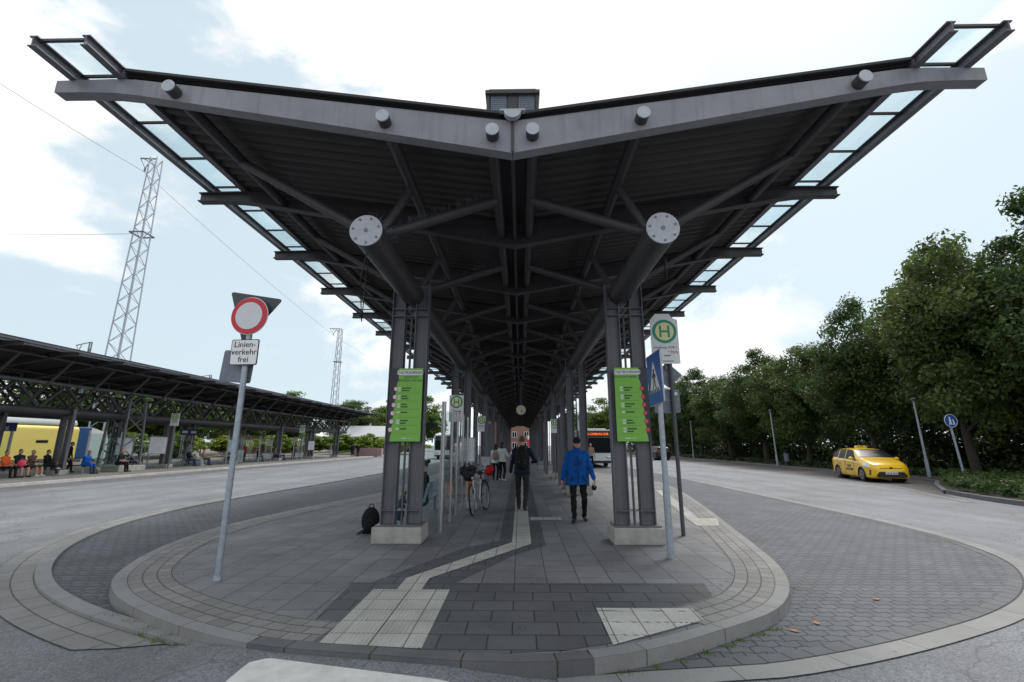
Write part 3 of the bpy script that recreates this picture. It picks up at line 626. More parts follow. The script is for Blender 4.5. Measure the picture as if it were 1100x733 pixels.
q = MB(); q.box((-.03, -.057, 3.47), (.02, .003, .02)); q.build('logo_dot', SGREEN, t)
q = MB(); q.box((-.06, -.057, 3.38), (.13, .003, .018)); q.box((-.05, -.057, 3.27), (.22, .003, .016)); q.build('small_print', BLACK, t)
mb = MB(); mb.prism(rounded([(-.05, 2.74), (.24, 3.00), (-.05, 3.27), (-.34, 3.0)], .04), 'y', .04, .05); mb.build('diamond_back', ZINCD, t)
mb = MB(); mb.bar((-.25, .034, 3.0), (.20, .034, 3.0), .03, .008); mb.bar((-.2, .034, 2.5), (.14, .034, 2.5), .03, .008); mb.build('sign_clamps', ZINC, t)
mb = MB(); mb.prism(rounded([(-.36, 2.25), (.15, 2.25), (.15, 2.72), (-.36, 2.72)], .03), 'y', .04, .05); mb.build('square_back', ZINCD, t)
mb = MB(); mb.box((.07, .0365, 2.63), (.07, .003, .06)); mb.build('sticker', WHITE, t)
# green destination boards on the front columns
def board(s, label, heads):
    t = thing('info_board', label, 'information board', (-2.03 if s < 0 else 2.12, 8.37, 1.70)); t.scale = (.90, 1, 1)
    m_ = lambda x: x*s
    mb = MB(); mb.box((0, .012, .66), (.68, .02, 1.34)); mb.build('backing_panel', NAVY, t, .003)
    # green face with a stepped slanting outer edge
    e = [(-s*.10+ (s*-.0), 1.33)]
    inner_x = s*-.34; pts = [(-inner_x*1.0, 0)]
    L_ = -1 if s < 0 else 1      # side on which the dark strip lies
    steps = []
    for i in range(7):
        z = 1.02-i*.155; x = L_*(.19+i*.013)
        steps += [(x-L_*.022, z+.07), (x, z)]
    edge = [(L_*.155, 1.33), (L_*.155, 1.1)]+steps+[(L_*.275, .0)]
    poly = [(-L_*.34, 0), (-L_*.34, 1.33)]+edge
    mb = MB(); mb.prism(poly, 'y', -.004, .0015); mb.build('green_face', LIME, t)
    cx = -L_*.075
    mb = MB(); mb.prism(rounded([(cx-.27, 1.205), (cx+.27, 1.205), (cx+.27, 1.295), (cx-.27, 1.295)], .042), 'y', -.007, -.0045); mb.build('header_pill', WHITE, t)
    text('STADTBUSVERKEHR', .074, (cx, -.0085, 1.248), NAVY, t, sx=.80, ext=.002)
    for i, w in enumerate(heads): text(w, .056, (cx-.04 if len(heads) == 1 else cx+.03, -.0055, 1.16-i*.06), DTEXT, t)
    rr = random.Random(5 if s < 0 else 9); lines = MB(); pale = MB(); rules = MB()
    two = [1,1,1,0,1,0] if s < 0 else [1,1,1,0,1,1]
    for i in range(6):
        z = .945-i*.148; bx = L_*(.20+i*.0145)
        q = MB(); q.cyl((bx, -.009, z), (bx, -.0045, z), .042, n=20); q.build('number_badge', WHITE if s < 0 else RED, t)
        if s < 0: q = MB(); q.torus((bx, -.0075, z), .040, .004, (0,1,0), 20, 6); q.build('badge_rim', RED, t)
        text(str(i+1) if s < 0 else str(6-i), .045, (bx, -.0105, z-.002), RED if s < 0 else WHITE, t)
        x0 = -.13 if s < 0 else -.21+i*.006
        for j in range(1+two[i]):
            zz = z+.016-j*.046; pale.box((x0, -.0052, zz), (.06, .002, .034)); xx = x0+.05
            for w in range(rr.randint(6, 10)):
                wd = rr.choice((.012, .015, .018)); lines.box((xx+wd/2, -.0052, zz), (wd, .002, rr.choice((.024,.027)))); xx += wd+.004
        rules.box((cx, -.0052, z-.075), (.42, .002, .003))
    lines.build('fine_print', DTEXT, t); pale.build('line_number_boxes', PALEP, t); rules.build('divider_rules', DTEXT, t)
    q = MB(); q.box((cx-.06, -.0052, .055), (.12, .002, .016)); q.box((cx+.06, -.0052, .055), (.09, .002, .008)); q.build('footer_print', PALEP, t)
board(-1, 'lime green bus directory board with white number badges on the left column', ('RICHTUNG', 'ZENTRUM / AM SANDE'))
board(1, 'lime green bus directory board with red number badges on the right column', ('ALLE RICHTUNGEN',))
# smaller stop signs further along both sides
def stop_sign(x, y, label, rz=0):
    t = thing('bus_stop_sign', label, 'bus stop sign', (x, y, 0), rz, 'small stop signs along the platform')
    mb = MB(); mb.cyl((0, .03, 0), (0, .03, 2.9), .03, n=10); mb.build('post', STEELC, t)
    mb = MB(); mb.box((0, 0, 2.53), (.36, .02, .66)); mb.build('sign_panel', WHITE, t, .004); hdisc(t, 0, 2.69, .155, -.012)
    q = MB(); q.box((0, -.012, 2.46), (.24, .003, .02)); q.box((0, -.012, 2.40), (.2, .003, .015)); q.build('small_print', BLACK, t); return t
stop_sign(-1.52, 11.5, 'small white stop sign with green H behind the left glass screens')
stop_sign(-1.62, 20.2, 'small white stop sign with green H left, beyond the bicycle')
stop_sign(2.55, 18.6, 'white stop sign with green H above the bus on the right')
stop_sign(1.75, 22.6, 'small white stop sign with green H on the right, beyond the steel screens')
# platform clock
t = thing('platform_clock', 'round white station clock hanging from the canopy ridge', 'clock', (.12, 25.2, 3.50))
mb = MB(); mb.cyl((0, -.07, 0), (0, .07, 0), .29, n=28); mb.build('clock_case', BLACK, t)
disc('clock_face', (0, 0), .26, -.078, -.0705, mat('cream_clock_face', (.75,.74,.62), .4, .05, 6), t, 28)
mb = MB(); mb.bar((0, -.081, -.01), (.11, -.081, -.09), .03, .004, up=(0,1,0)); mb.bar((0, -.0812, 0), (.03, -.0812, -.19), .02, .004, up=(0,1,0))
for k in range(12):
    a = k*math.pi/6; mb.bar((.2*math.sin(a), -.081, .2*math.cos(a)), (.245*math.sin(a), -.081, .245*math.cos(a)), .018, .004, up=(0,1,0))
mb.build('clock_hands', BLACK, t); mb = MB(); mb.cyl((0, 0, .28), (0, 0, 1.75), .025, n=10); mb.build('hanger', STEELC, t)

# ------------------------------------------------------------------ wind screens, bench, notice boards
def screen(label, x, ys, h, wide, group, extra=None):
    t = thing('glass_wind_screen', label, 'wind screen', (x, ys[0], 0), 0, group)
    for i, yy in enumerate(ys):
        q = MB()
        if wide: q.box((0, yy-ys[0], h/2), (.16, .05, h))
        else: q.cyl((0, yy-ys[0], 0), (0, yy-ys[0], h if i == 0 else h-.06), .045 if i == 0 else .03, n=12)
        q.build('screen_post', STAINLESS if not wide else STEELC, t)
    for a, b in zip(ys, ys[1:]):
        q = MB(); q.box((0, (a+b)/2-ys[0], h/2+.02), (.012, b-a-.1, h-.35)); q.build('glass_pane', GLASS, t)
    return t
t = screen('row of glass wind screens on steel posts beside the bench, behind the left column', -1.47, [9.34, 10.53, 11.47, 12.6, 13.7], 2.5, False, 'wind screens')
q = MB(); q.box((-.52, .05, 1.22), (.86, .012, 2.0)); q.build('glass_pane', GLASS, t)
q = MB(); q.cyl((-1.02, 0, .0), (-1.02, 0, 2.45), .035, n=12); q.build('screen_post', STAINLESS, t)
q = MB(); q.box((-.25, .0, 2.02), (.26, .05, .09)); q.build('small_display', BLACK, t)
screen('row of steel framed screens on the right, beside the man in blue', 1.72, [15.4, 16.7, 18.2, 19.8], 2.75, True, 'wind screens')
screen('steel framed screens on the left, near the two women', -1.35, [19.6, 21.4, 23.2], 2.6, True, 'wind screens')
screen('narrow steel framed screens on the right, far down the platform', 1.60, [27.5, 29.5], 2.6, True, 'wind screens')
screen('narrow steel framed screens on the left, farthest down the platform', -1.45, [33, 35, 37], 2.6, True, 'wind screens')
screen('narrow steel framed screens on the right, farthest down the platform', 1.50, [39, 42, 45], 2.6, True, 'wind screens')
def mesh_bench(label, loc, rz, n, group=None):
    t = thing('metal_bench', label, 'bench', loc, rz, group)       # faces local +y, n seats along x
    for i in range(n):
        x = (i-(n-1)/2)*.58; q = MB()
        for k in range(9): q.tube([(x-.24+k*.06, .22, .44), (x-.24+k*.06, -.14, .42), (x-.24+k*.06, -.20, .46), (x-.24+k*.06, -.30, .86)], .005, 4)
        for p in ((.22, .44), (-.02, .43), (-.14, .42), (-.23, .58), (-.265, .72), (-.30, .86)): q.cyl((x-.25, p[0], p[1]), (x+.25, p[0], p[1]), .007, n=5)
        q.build('wire_seat', ZINC, t)
    q = MB(); q.box((0, .0, .36), (n*.58, .05, .05)); q.build('seat_rail', ZINCD, t)
    for s in (-1, 1): q = MB(); q.box((s*(n*.58/2-.3), 0, .17), (.06, .06, .34)); q.box((s*(n*.58/2-.3), 0, .01), (.08, .4, .02)); q.build('leg', ZINCD, t)
    for s in (-1, 1): q = MB(); q.torus((s*n*.29, -.02, .60), .15, .014, (1,0,0), 18, 6); q.build('arm_rest', ZINC, t)
    return t
mesh_bench('silver wire mesh bench behind the left column', (-2.15, 11.3, 0), R(90), 5)
def notice(label, loc, rz, w=.6, h=.85, z=1.1, m=None):
    t = thing('notice_board', label, 'notice board', loc, rz, 'timetable boards')
    q = MB(); q.box((0, 0, z+h/2), (w, .05, h)); q.build('frame', ZINC, t, .006)
    q = MB(); q.box((0, -.028, z+h/2), (w-.08, .004, h-.08)); q.build('poster', mat('pale_poster_paper', (.6,.63,.66), .5, .12, 5), t)
    q = MB(); rr = random.Random(3)
    for i in range(9):
        if i != 4: q.box((-.02, -.031, z+h-.1-i*(h-.18)/9), (w*.7*rr.uniform(.6,1), .002, .012))
    q.build('timetable_print', mat('grey_print', (.2,.22,.25), .6, .1, 5), t)
    q = MB(); 
    for s in (-1, 1): q.box((s*(w/2-.04), .03, z/2+.1), (.04, .03, z+.2))
    q.build('leg', ZINCD, t); return t
notice('pale timetable board behind the bicycle on the left', (-1.70, 15.6, 0), 0, .55, .80, 1.08)
notice('small pale notice low beside the bicycle', (-1.22, 17.6, 0), 0, .36, .60, .62)
notice('timetable board on the far platform beside the stop sign', (-26.0, 33.2, 0), R(60), 1.1, 1.2, 1.0)
# waste bins
def bin_(label, loc):
    t = thing('litter_bin', label, 'litter bin', loc)
    q = MB(); q.cyl((0, 0, .35), (0, 0, .95), .19, .2, 16); q.build('bin_body', ZINCD, t); q = MB(); q.cyl((0, 0, .95), (0, 0, 1.02), .21, .12, 16); q.build('lid', BLACK, t); q = MB(); q.cyl((0, .22, 0), (0, .22, 1.1), .03, n=8); q.build('post', ZINCD, t)
bin_('grey litter bin on a post at the edge of the verge under the trees', (21.35, 38.0, 0))
# black backpack beside the left plinth
t = thing('backpack', 'black backpack standing on the paving beside the left plinth', 'backpack', (-2.80, 9.25, 0), R(20))
q = MB(); q.ell((0, 0, .23), (.17, .13, .24), 16, 10); q.ell((0, -.10, .16), (.13, .08, .14), 14, 8); q.box((0, .02, .02), (.28, .2, .04)); q.build('bag', cloth('black_bag_cloth', (.012,.012,.014)), t)
q = MB(); q.tube([(-.05, 0, .46), (-.03, 0, .52), (.03, 0, .52), (.05, 0, .46)], .01, 6); q.tube([(-.1, -.13, .12), (-.18, -.2, .03), (-.24, -.12, .015), (-.14, -.02, .06)], .012, 6); q.build('strap', BLACK, t)

# ------------------------------------------------------------------ people
def ik(a, c, l1, l2, pole):
    a, c, pole = Vector(a), Vector(c), Vector(pole); d = c-a; L = min(d.length, (l1+l2)*.999); u = d.normalized(); c = a+u*L
    x = (l1*l1-l2*l2+L*L)/(2*L); h = math.sqrt(max(0, l1*l1-x*x)); p = pole-u*pole.dot(u); p = p.normalized() if p.length > 1e-5 else Vector((0,1,0))
    return a+u*x+p*h, c
STAND = dict(pelvis=(0, 0, .94), neck=(0, .0, 1.47), ankles=((-.10, .0, .085), (.10, .0, .085)), wrists=((-.27, .05, .82), (.27, .05, .82)))
SIT = dict(pelvis=(0, 0, .53), neck=(0, -.02, 1.06), ankles=((-.12, .50, .085), (.12, .46, .085)), wrists=((-.13, .36, .66), (.13, .36, .66)), elbow=(0, -.6, -1))
def person(label, loc, rz, top, legs, shoe, hair, base=STAND, H=1.75, vox=.014, group=None, jacket=0.0, shorts=False, collar=None, bare=False, hairstyle='short', yaw=0, nod=0, women=False, skin=SKIN, sockskin=False, **kw):
    P = dict(base); P.update(kw); sc = H/1.75
    mats = [top, legs, skin, shoe, EYE, LIP, collar or top]
    prims = []; mb = MB()
    def cone(a, b, r0, r1, mi):
        a, b = Vector(a), Vector(b); prims.append(('c', mi, a, b, r0, r1))
        mb.cyl(a, b, r0, r1, 12); mb.ell(a, (r0,)*3, 12, 8); mb.ell(b, (r1,)*3, 12, 8)
    def ell(c, r, mi, M=None):
        M = M or Matrix.Identity(3); prims.append(('e', mi, Vector(c), Vector(r), M)); mb.ell(c, r, 14, 10, M)
    pel, nek = Vector(P['pelvis']), Vector(P['neck']); sp = nek-pel; up = sp.normalized(); X = Vector((1,0,0)); tw = P.get('twist', 0)
    F = up.cross(X); F = -F if F.y < 0 else F
    def rings(rs, mi):
        vs = []; n = 18
        for t, rx, ry in rs:
            c = pel+sp*t; k = tw*t
            xx = X*math.cos(k)+F*math.sin(k); ff = F*math.cos(k)-X*math.sin(k)
            for q in range(n):
                a = 2*math.pi*q/n; vs.append(c+xx*(rx*math.cos(a))+ff*(ry*math.sin(a)))
        fs = [(i*n+q, i*n+(q+1)%n, (i+1)*n+(q+1)%n, (i+1)*n+q) for i in range(len(rs)-1) for q in range(n)]
        fs += [tuple(reversed(range(n))), tuple(range(len(vs)-n, len(vs)))]; mb.add(vs, fs)
        for (t0, a0, b0), (t1, a1, b1) in zip(rs, rs[1:]): prims.append(('c', mi, pel+sp*t0, pel+sp*t1, (a0+b0)/2, (a1+b1)/2))
    w = .93 if women else 1.0
    if jacket: rings([(P.get('hem', -.33), .20*w+jacket, .145+jacket), (0, .185*w+jacket, .135+jacket), (.4, .178*w+jacket, .125+jacket), (.7, .185*w+jacket, .125+jacket), (.87, .175*w+jacket*.6, .105+jacket*.6), (.95, .11, .085), (.985, .07, .07)], 0)
    else: rings([(-.08, .165, .12), (.05, .165, .122), (.3, .145*w, .108), (.6, .168*w, .120), (.84, .178*w, .108), (.94, .115, .085), (1.0, .055, .06)], 0)
    ell(pel+Vector((0, -.01, -.03)), (.165, .125, .12), 1)
    if collar: rings([(.90, .105, .10), (1.04, .085, .092), (1.10, .082, .09)], 6)
    # head
    hc = nek+up*.05+Vector(P.get('head', (0, .03, .13)))
    HM = Euler((R(-nod), 0, R(yaw))).to_matrix()
    cone(nek-up*.02, hc+HM @ Vector((0, -.02, -.05)), .058, .054, 2)
    ell(hc, (.076, .096, .108), 2, HM)
    def hp(x, y, z): return hc+HM @ Vector((x, y, z))
    ell(hp(0, .022, -.055), (.060, .072, .068), 2, HM); ell(hp(0, .062, -.092), (.03, .028, .025), 2, HM)
    cone(hp(0, .090, .012), hp(0, .108, -.024), .009, .015, 2)
    for s in (-1, 1):
        ell(hp(s*.079, -.008, -.012), (.012, .024, .033), 2, HM); ell(hp(s*.031, .083, .008), (.014, .010, .008), 4, HM); ell(hp(s*.031, .084, .026), (.018, .010, .006), 2, HM)
    ell(hp(0, .085, -.060), (.026, .013, .008), 5, HM)
    # arms
    thick = 1.0+jacket*6
    for i, s in enumerate((-1, 1)):
        k = tw; sx = X*math.cos(k)+F*math.sin(k)
        sh = nek-up*.075+sx*(s*(.185*w)); el, wr = ik(sh, P['wrists'][i], .29, .26, P.get('elbow', (s*.5, -1, -.1)))
        cone(nek-up*.05+sx*s*.06, sh, .07, .072*(1+jacket*2), 0)
        cone(sh, el, .060*thick, .048*thick, 2 if bare == 2 else 0); cone(el, wr-(wr-el)*.06, .047*thick, .036*thick, 2 if bare else 0)
        d = (wr-el).normalized(); hd = Vector(P['hand'][i]).normalized() if 'hand' in P else (d+Vector((0, .12, -.35))).normalized()
        lat = Vector(P.get('lat', (0, 1, 0))); lat = (lat-hd*lat.dot(hd)).normalized(); nrm = hd.cross(lat)
        if nrm.dot(Vector((-s, .2, -.2))) < 0: nrm = -nrm
        cone(wr-d*.02, wr+hd*.02, .026, .027, 2)
        M = Matrix((lat, nrm, hd)).transposed(); ell(wr+hd*.055, (.042, .019, .055), 2, M)
        for q, L in enumerate((.066, .076, .072, .056)):
            b = wr+hd*.09+lat*(.030-.02*q); m1 = b+hd*(L*.5)+nrm*(.010); e = m1+hd*(L*.38)+nrm*(.030)
            cone(b-hd*.03, m1, .0098, .0088, 2); cone(m1, e, .0088, .0078, 2)
        tb = wr+hd*.03+lat*.034; tm = tb+hd*.035+lat*.022+nrm*.008; cone(tb-lat*.01, tm, .013, .011, 2); cone(tm, tm+hd*.032+nrm*.012, .011, .009, 2)
    # legs
    for i, s in enumerate((-1, 1)):
        hip = pel+Vector((s*.09, 0, -.03)); kn, an = ik(hip, P['ankles'][i], .43, .43, P.get('knee', (s*.12, 1, .15)))
        cone(hip, kn, .092, .066, 1)
        if shorts:
            cone(kn, kn+(an-kn)*.35, .058, .060, 2); cone(kn+(an-kn)*.35, an, .060, .038, 2)
        else: cone(kn, an, .066, .052, 1)
        fd = Vector(P['feet'][i]).normalized() if 'feet' in P else Vector((s*.18, 1, -.04)).normalized()
        cone(an+Vector((0,0,-.02)), an+Vector((0,0,-.035))-fd*.03, .045, .042, 3); cone(an+Vector((0,0,-.04)), an+Vector((0,0,-.05))+fd*.16, .043, .034, 3)
    body = mb.build('person', mats); bm_ = body.modifiers.new('r', 'REMESH'); bm_.mode = 'VOXEL'; bm_.voxel_size = vox; bm_.use_smooth_shade = True
    sm = body.modifiers.new('s', 'SMOOTH'); sm.factor = .5; sm.iterations = 3 if vox < .01 else 2
    dg = bpy.context.evaluated_depsgraph_get(); dg.update(); me = bpy.data.meshes.new_from_object(body.evaluated_get(dg)); old = body.data; body.modifiers.clear(); body.data = me; bpy.data.meshes.remove(old)
    me.materials.clear()
    for m in mats: me.materials.append(m)
    n = len(me.polygons); C = np.empty(n*3); me.polygons.foreach_get('center', C); C = C.reshape(-1, 3); best = np.full(n, 1e9); lab = np.zeros(n, int)
    for p in prims:
        if p[0] == 'c':
            a, b = np.array(p[2]), np.array(p[3]); ab = b-a; t = np.clip(((C-a)@ab)/max(ab@ab, 1e-9), 0, 1); d = np.linalg.norm(C-(a+t[:, None]*ab), axis=1)-(p[4]+(p[5]-p[4])*t)
        else:
            M = np.array(p[4]); q = (C-np.array(p[2]))@M; r = np.array(p[3]); d = (np.linalg.norm(q/r, axis=1)-1)*r.min()-(.004 if p[1] in (4, 5) else 0)
        k = d < best; best[k] = d[k]; lab[k] = p[1]
    if jacket or True:
        spn = np.array(sp); tt = ((C-np.array(pel))@spn)/(spn@spn); hem = P.get('hem', -.33) if jacket else .02; core = (np.abs(C[:, 0]) < .235)&(C[:, 2] < P['neck'][2]-.2)
        if jacket: lab[core & (lab == 1) & (tt > hem-.005)] = 0
        lab[core & (lab == 0) & (tt < hem-.005)] = 1
    nv = len(me.vertices); co_ = np.empty(nv*3); no_ = np.empty(nv*3); me.vertices.foreach_get('co', co_); me.vertices.foreach_get('normal', no_); co_ = co_.reshape(-1, 3); no_ = no_.reshape(-1, 3)
    w_ = np.zeros(nv); lv = np.empty(len(me.loops), int); me.loops.foreach_get('vertex_index', lv); ls = np.empty(n, int); lt = np.empty(n, int); me.polygons.foreach_get('loop_start', ls); me.polygons.foreach_get('loop_total', lt)
    fi = np.repeat(np.arange(n), lt); w_[lv] = np.where(lab[fi] <= 1, 1.0, 0.0); x_, y_, z_ = co_.T; ph_ = (H*7.3+loc[0]*1.7+loc[1]) % 6.28
    fold = np.sin(26*z_+7*np.sin(7*x_+ph_)+5*y_)*np.sin(13*x_-9*z_+ph_)+.6*np.sin(47*z_+19*x_+4*np.sin(11*y_+ph_))
    co_ += no_*(w_*fold*(.0075 if jacket > .02 else .005))[:, None]; me.vertices.foreach_set('co', co_.ravel()); me.update()
    me.polygons.foreach_set('material_index', lab.tolist()); me.polygons.foreach_set('use_smooth', [True]*n)
    body.location = loc; body.rotation_euler = (0, 0, rz); body.scale = (sc,)*3; tag(body, label, 'person', group)
    # hair
    if hair:
        q = MB()
        if hairstyle == 'short': q.ell(hp(0, -.018, .022), (.081, .090, .096), 16, 10, HM)
        elif hairstyle == 'bun': q.ell(hp(0, -.018, .018), (.082, .092, .100), 16, 10, HM); q.ell(hp(0, -.125, .04), (.05, .05, .05), 12, 8, HM)
        else:
            q.ell(hp(0, -.018, .016), (.086, .094, .104), 16, 10, HM); q.ell(hp(0, -.055, -.12), (.082, .050, .17), 14, 10, HM)
        q.build('hair', hair, body)
    return body, hp, pel, sp, up
jb = cloth('bright_blue_anorak', (.006, .085, .36)); bt = cloth('black_trousers', (.010, .010, .012)); bsh = mat('black_shoe', (.012, .012, .012), .5, .2, 10)
navy = cloth('navy_shirt', (.013, .018, .035)); dgrey = cloth('dark_grey_cloth', (.03, .03, .033)); whitec = cloth('white_cloth', (.62, .62, .63)); beige = cloth('beige_cloth', (.33, .26, .2)); brownc = cloth('brown_cloth', (.12, .085, .06)); jeans = cloth('blue_jeans', (.035, .055, .11)); orange = cloth('orange_cloth', (.75, .13, .03)); pink = cloth('pink_cloth', (.75, .09, .16)); maroon = cloth('maroon_cloth', (.10, .03, .03)); lightj = cloth('pale_trousers', (.42, .43, .47)); royal = cloth('royal_blue_cloth', (.01, .09, .42)); blackc = cloth('black_cloth', (.012, .012, .013)); lblue = cloth('light_blue_cloth', (.22, .38, .48)); greyc = cloth('grey_cloth', (.20, .21, .23))
# the man in the blue anorak walks towards the camera
b, hp, pel, sp, up = person('man in a bright blue anorak, cap and sunglasses walking towards the viewer', (1.36, 10.7, 0), R(176), jb, bt, bsh, None, H=1.80, vox=.008, jacket=.055, collar=blackc,
    pelvis=(0, 0, .93), neck=(0, .045, 1.46), ankles=((-.13, -.12, .10), (.10, .20, .085)), wrists=((-.35, .14, .86), (.34, .06, .84)), feet=((-.15, 1, -.12), (.2, 1, .1)), hem=-.30, nod=8)
q = MB(); c = hp(0, -.005, .038); q.ell(c, (.086, .104, .088), 18, 10, Euler((R(-8), 0, 0)).to_matrix()); cap = q.build('cap', cloth('navy_cap', (.012, .016, .03)), b)
q = MB(); q.ell(hp(0, .115, .040), (.072, .065, .010), 16, 6, Euler((R(-18), 0, 0)).to_matrix()); q.build('cap_visor', MATS['navy_cap'], b)
q = MB()
for s in (-1, 1): q.ell(hp(s*.034, .092, .008), (.032, .016, .020), 12, 8); q.bar(hp(s*.066, .085, .012), hp(s*.082, 0, .01), .006, .008)
q.bar(hp(-.01, .104, .013), hp(.01, .104, .013), .008, .008); q.build('sunglasses', BLACK, b)
q = MB(); q.bar((0, .200, .80), (0, .214, 1.36), .018, .02, up=(0,1,0))
q.build('front_zip', cloth('darker_blue_placket', (.005, .05, .22)), b)
q = MB()
for x0, z0, x1, z1 in ((-.06, 1.14, -.065, 1.30), (.05, 1.14, .055, 1.30), (-.11, .93, -.17, .84), (.11, .93, .17, .84)): q.bar((x0, .200 if z0 > 1 else .184, z0), (x1, .200 if z0 > 1 else .160, z1), .014, .02, up=(0,1,0))
q.build('pocket_zip', BLACK, b)
t = thing('handbag', 'small black pouch carried by the man in blue', 'pouch', (1.70, 10.55, .72)); q = MB(); q.ell((0, 0, 0), (.06, .05, .06), 12, 8); q.build('pouch', blackc, t); q = MB(); q.tube([(-.03, 0, .05), (-.02, 0, .11), (.02, 0, .11), (.03, 0, .05)], .006, 6); q.build('strap', BLACK, t)
# the man walking away with a backpack
b, hp, pel, sp, up = person('man in dark clothes with a black backpack walking away from the viewer', (.12, 12.35, 0), R(-3), navy, dgrey, bsh, HAIRN, H=1.86, vox=.009, jacket=.008, hem=-.16,
    pelvis=(0, 0, .94), neck=(0, .05, 1.47), ankles=((-.09, .16, .085), (.07, -.20, .12)), wrists=((-.30, .16, .86), (.24, .28, 1.12)), feet=((-.1, 1, .02), (.1, 1, -.35)), nod=6)
t = thing('backpack', 'black backpack on the back of the man walking away', 'backpack', (.12, 12.35, 0), R(-3))
q = MB(); q.ell((0, -.20, 1.29), (.165, .115, .28), 16, 12); q.ell((0, -.285, 1.20), (.12, .06, .16), 14, 10); q.ell((0, -.20, 1.50), (.13, .09, .10), 14, 8); q.build('bag', MATS['black_bag_cloth'], t)
q = MB()
for s in (-1, 1): q.tube([(s*.10, -.12, 1.52), (s*.12, .0, 1.60), (s*.13, .14, 1.50), (s*.15, .16, 1.30), (s*.17, .02, 1.15), (s*.14, -.12, 1.10)], .022, 6)
q.build('strap', BLACK, t); q = MB()
for p in ((.08, -.345, 1.26), (.09, -.34, 1.18), (-.05, -.347, 1.22), (.08, -.35, 1.10)): q.box(p, (.014, .006, .012))
q.build('reflector', ENDCAP, t)
# two women in the middle distance
person('woman with long dark hair and white top standing on the left under the canopy', (-.80, 22.3, 0), R(-25), whitec, blackc, whitec, HAIRB, H=1.76, hairstyle='long', women=True, jacket=.02, hem=-.15, wrists=((-.26, .08, .86), (.22, .24, 1.05)))
person('dark haired woman with pink backpack behind the woman in white', (-1.12, 22.6, 0), R(-15), whitec, blackc, bsh, HAIRB, H=1.66, hairstyle='long', women=True, jacket=.02, hem=-.2)
t = thing('backpack', 'dusty pink backpack worn by the woman on the left under the canopy', 'backpack', (-1.08, 22.42, 0), R(-15)); q = MB(); q.ell((0, -.2, 1.12), (.15, .10, .2), 14, 10); q.ell((0, -.28, 1.05), (.11, .05, .11), 12, 8); q.build('bag', cloth('dusty_pink_cloth', (.32, .2, .19)), t); q = MB()
for s in (-1, 1): q.tube([(s*.1, -.12, 1.28), (s*.12, .0, 1.43), (s*.13, .13, 1.3)], .018, 6)
q.build('strap', MATS['dusty_pink_cloth'], t)
# seated on the wire bench, seen from behind
person('person with a dark hair bun sitting on the mesh bench behind the left column', (-2.03, 10.3, -.03), R(97), blackc, jeans, bsh, HAIRB, base=SIT, H=1.74, hairstyle='bun', women=True, vox=.011, nod=22)
person('person in white sitting far down the right side under the canopy', (3.0, 33.0, 0), R(120), whitec, dgrey, bsh, HAIRB, base=SIT)
mesh_bench('wire bench far down the right side under the canopy', (3.05, 33.4, 0), R(120), 3)
person('person in a pale top standing in front of the bus', (4.7, 31, 0), R(170), beige, blackc, bsh, HAIRN, H=1.72, women=True)
# the other platform: people waiting, from left to right in the picture
def bench2(label, y, n=3): mesh_bench(label, (-26.15, y, 0), R(-90), n, 'benches on the far platform')
bench2('bench under the four people waiting at the far left', 24.5, 5); bench2('bench with three people behind the no vehicles sign', 37.5, 4); bench2('bench with two people near the far end of the other platform', 50.2, 4)
G2 = 'people waiting on the far platform'
person('person in an orange vest sitting at the far left edge', (-26.05, 23.45, 0), R(-80), orange, blackc, bsh, HAIRN, base=SIT, group=G2)
person('person in navy top and shorts sitting next to the pink bag', (-26.05, 24.1, 0), R(-95), navy, blackc, bsh, HAIRB, base=SIT, shorts=True, H=1.84, group=G2, nod=10)
t = thing('handbag', 'bright pink bag held by a seated person at the far left', 'bag', (-25.66, 23.9, .52)); q = MB(); q.ell((0, 0, .18), (.17, .18, .19), 12, 8); q.build('bag', pink, t); q = MB(); q.tube([(0, -.08, .33), (0, -.05, .43), (0, .05, .43), (0, .08, .33)], .012, 6); q.build('handle', pink, t)
person('grey haired person in a brown jacket sitting with crossed arms', (-26.05, 24.75, 0), R(-85), brownc, cloth('olive_shorts', (.07,.065,.05)), whitec, HAIRG, base=SIT, shorts=True, group=G2, wrists=((.1, .25, .78), (-.1, .26, .78)), H=1.78)
person('person in black sitting with legs stretched out in pale trainers', (-26.05, 25.55, 0), R(-75), blackc, dgrey, whitec, HAIRB, base=SIT, group=G2, H=1.78, ankles=((-.1, .50, .085), (.16, .62, .42)), knee=(.1, 1, .6), nod=18)
person('dark clad person leaning on a column of the far platform', (-27.4, 28.2, 0), R(-60), blackc, blackc, bsh, HAIRB, H=1.82, group=G2, pelvis=(0, -.1, .92), neck=(0, -.02, 1.45), ankles=((-.1, .15, .085), (.1, .0, .085)))
person('person in a royal blue jacket sitting on the plinth edge', (-25.15, 26.9, 0), R(-80), royal, jeans, bsh, HAIRN, base=SIT, jacket=.03, hem=-.05, group=G2, nod=25, neck=(0, .10, 1.03))
person('bald man in a dark polo shirt sitting on the pier plinth', (-24.95, 28.9, 0), R(-70), navy, blackc, bsh, None, base=SIT, bare=True, group=G2, neck=(0, .12, 1.04), H=1.8)
person('person in a dark jacket sitting left on the bench of three', (-26.05, 36.6, 0), R(-75), blackc, jeans, bsh, HAIRB, base=SIT, group=G2)
person('person in white sitting in the middle of the bench of three', (-26.05, 37.5, 0), R(-80), whitec, lightj, whitec, HAIRB, base=SIT, group=G2, H=1.66)
person('person in a beige top and jeans sitting right on the bench of three', (-26.05, 38.3, 0), R(-70), beige, jeans, bsh, HAIRB, base=SIT, group=G2, women=True)
person('person in a light blue top standing behind the bench of three', (-28.2, 39.6, 0), R(170), lblue, jeans, bsh, HAIRN, group=G2)
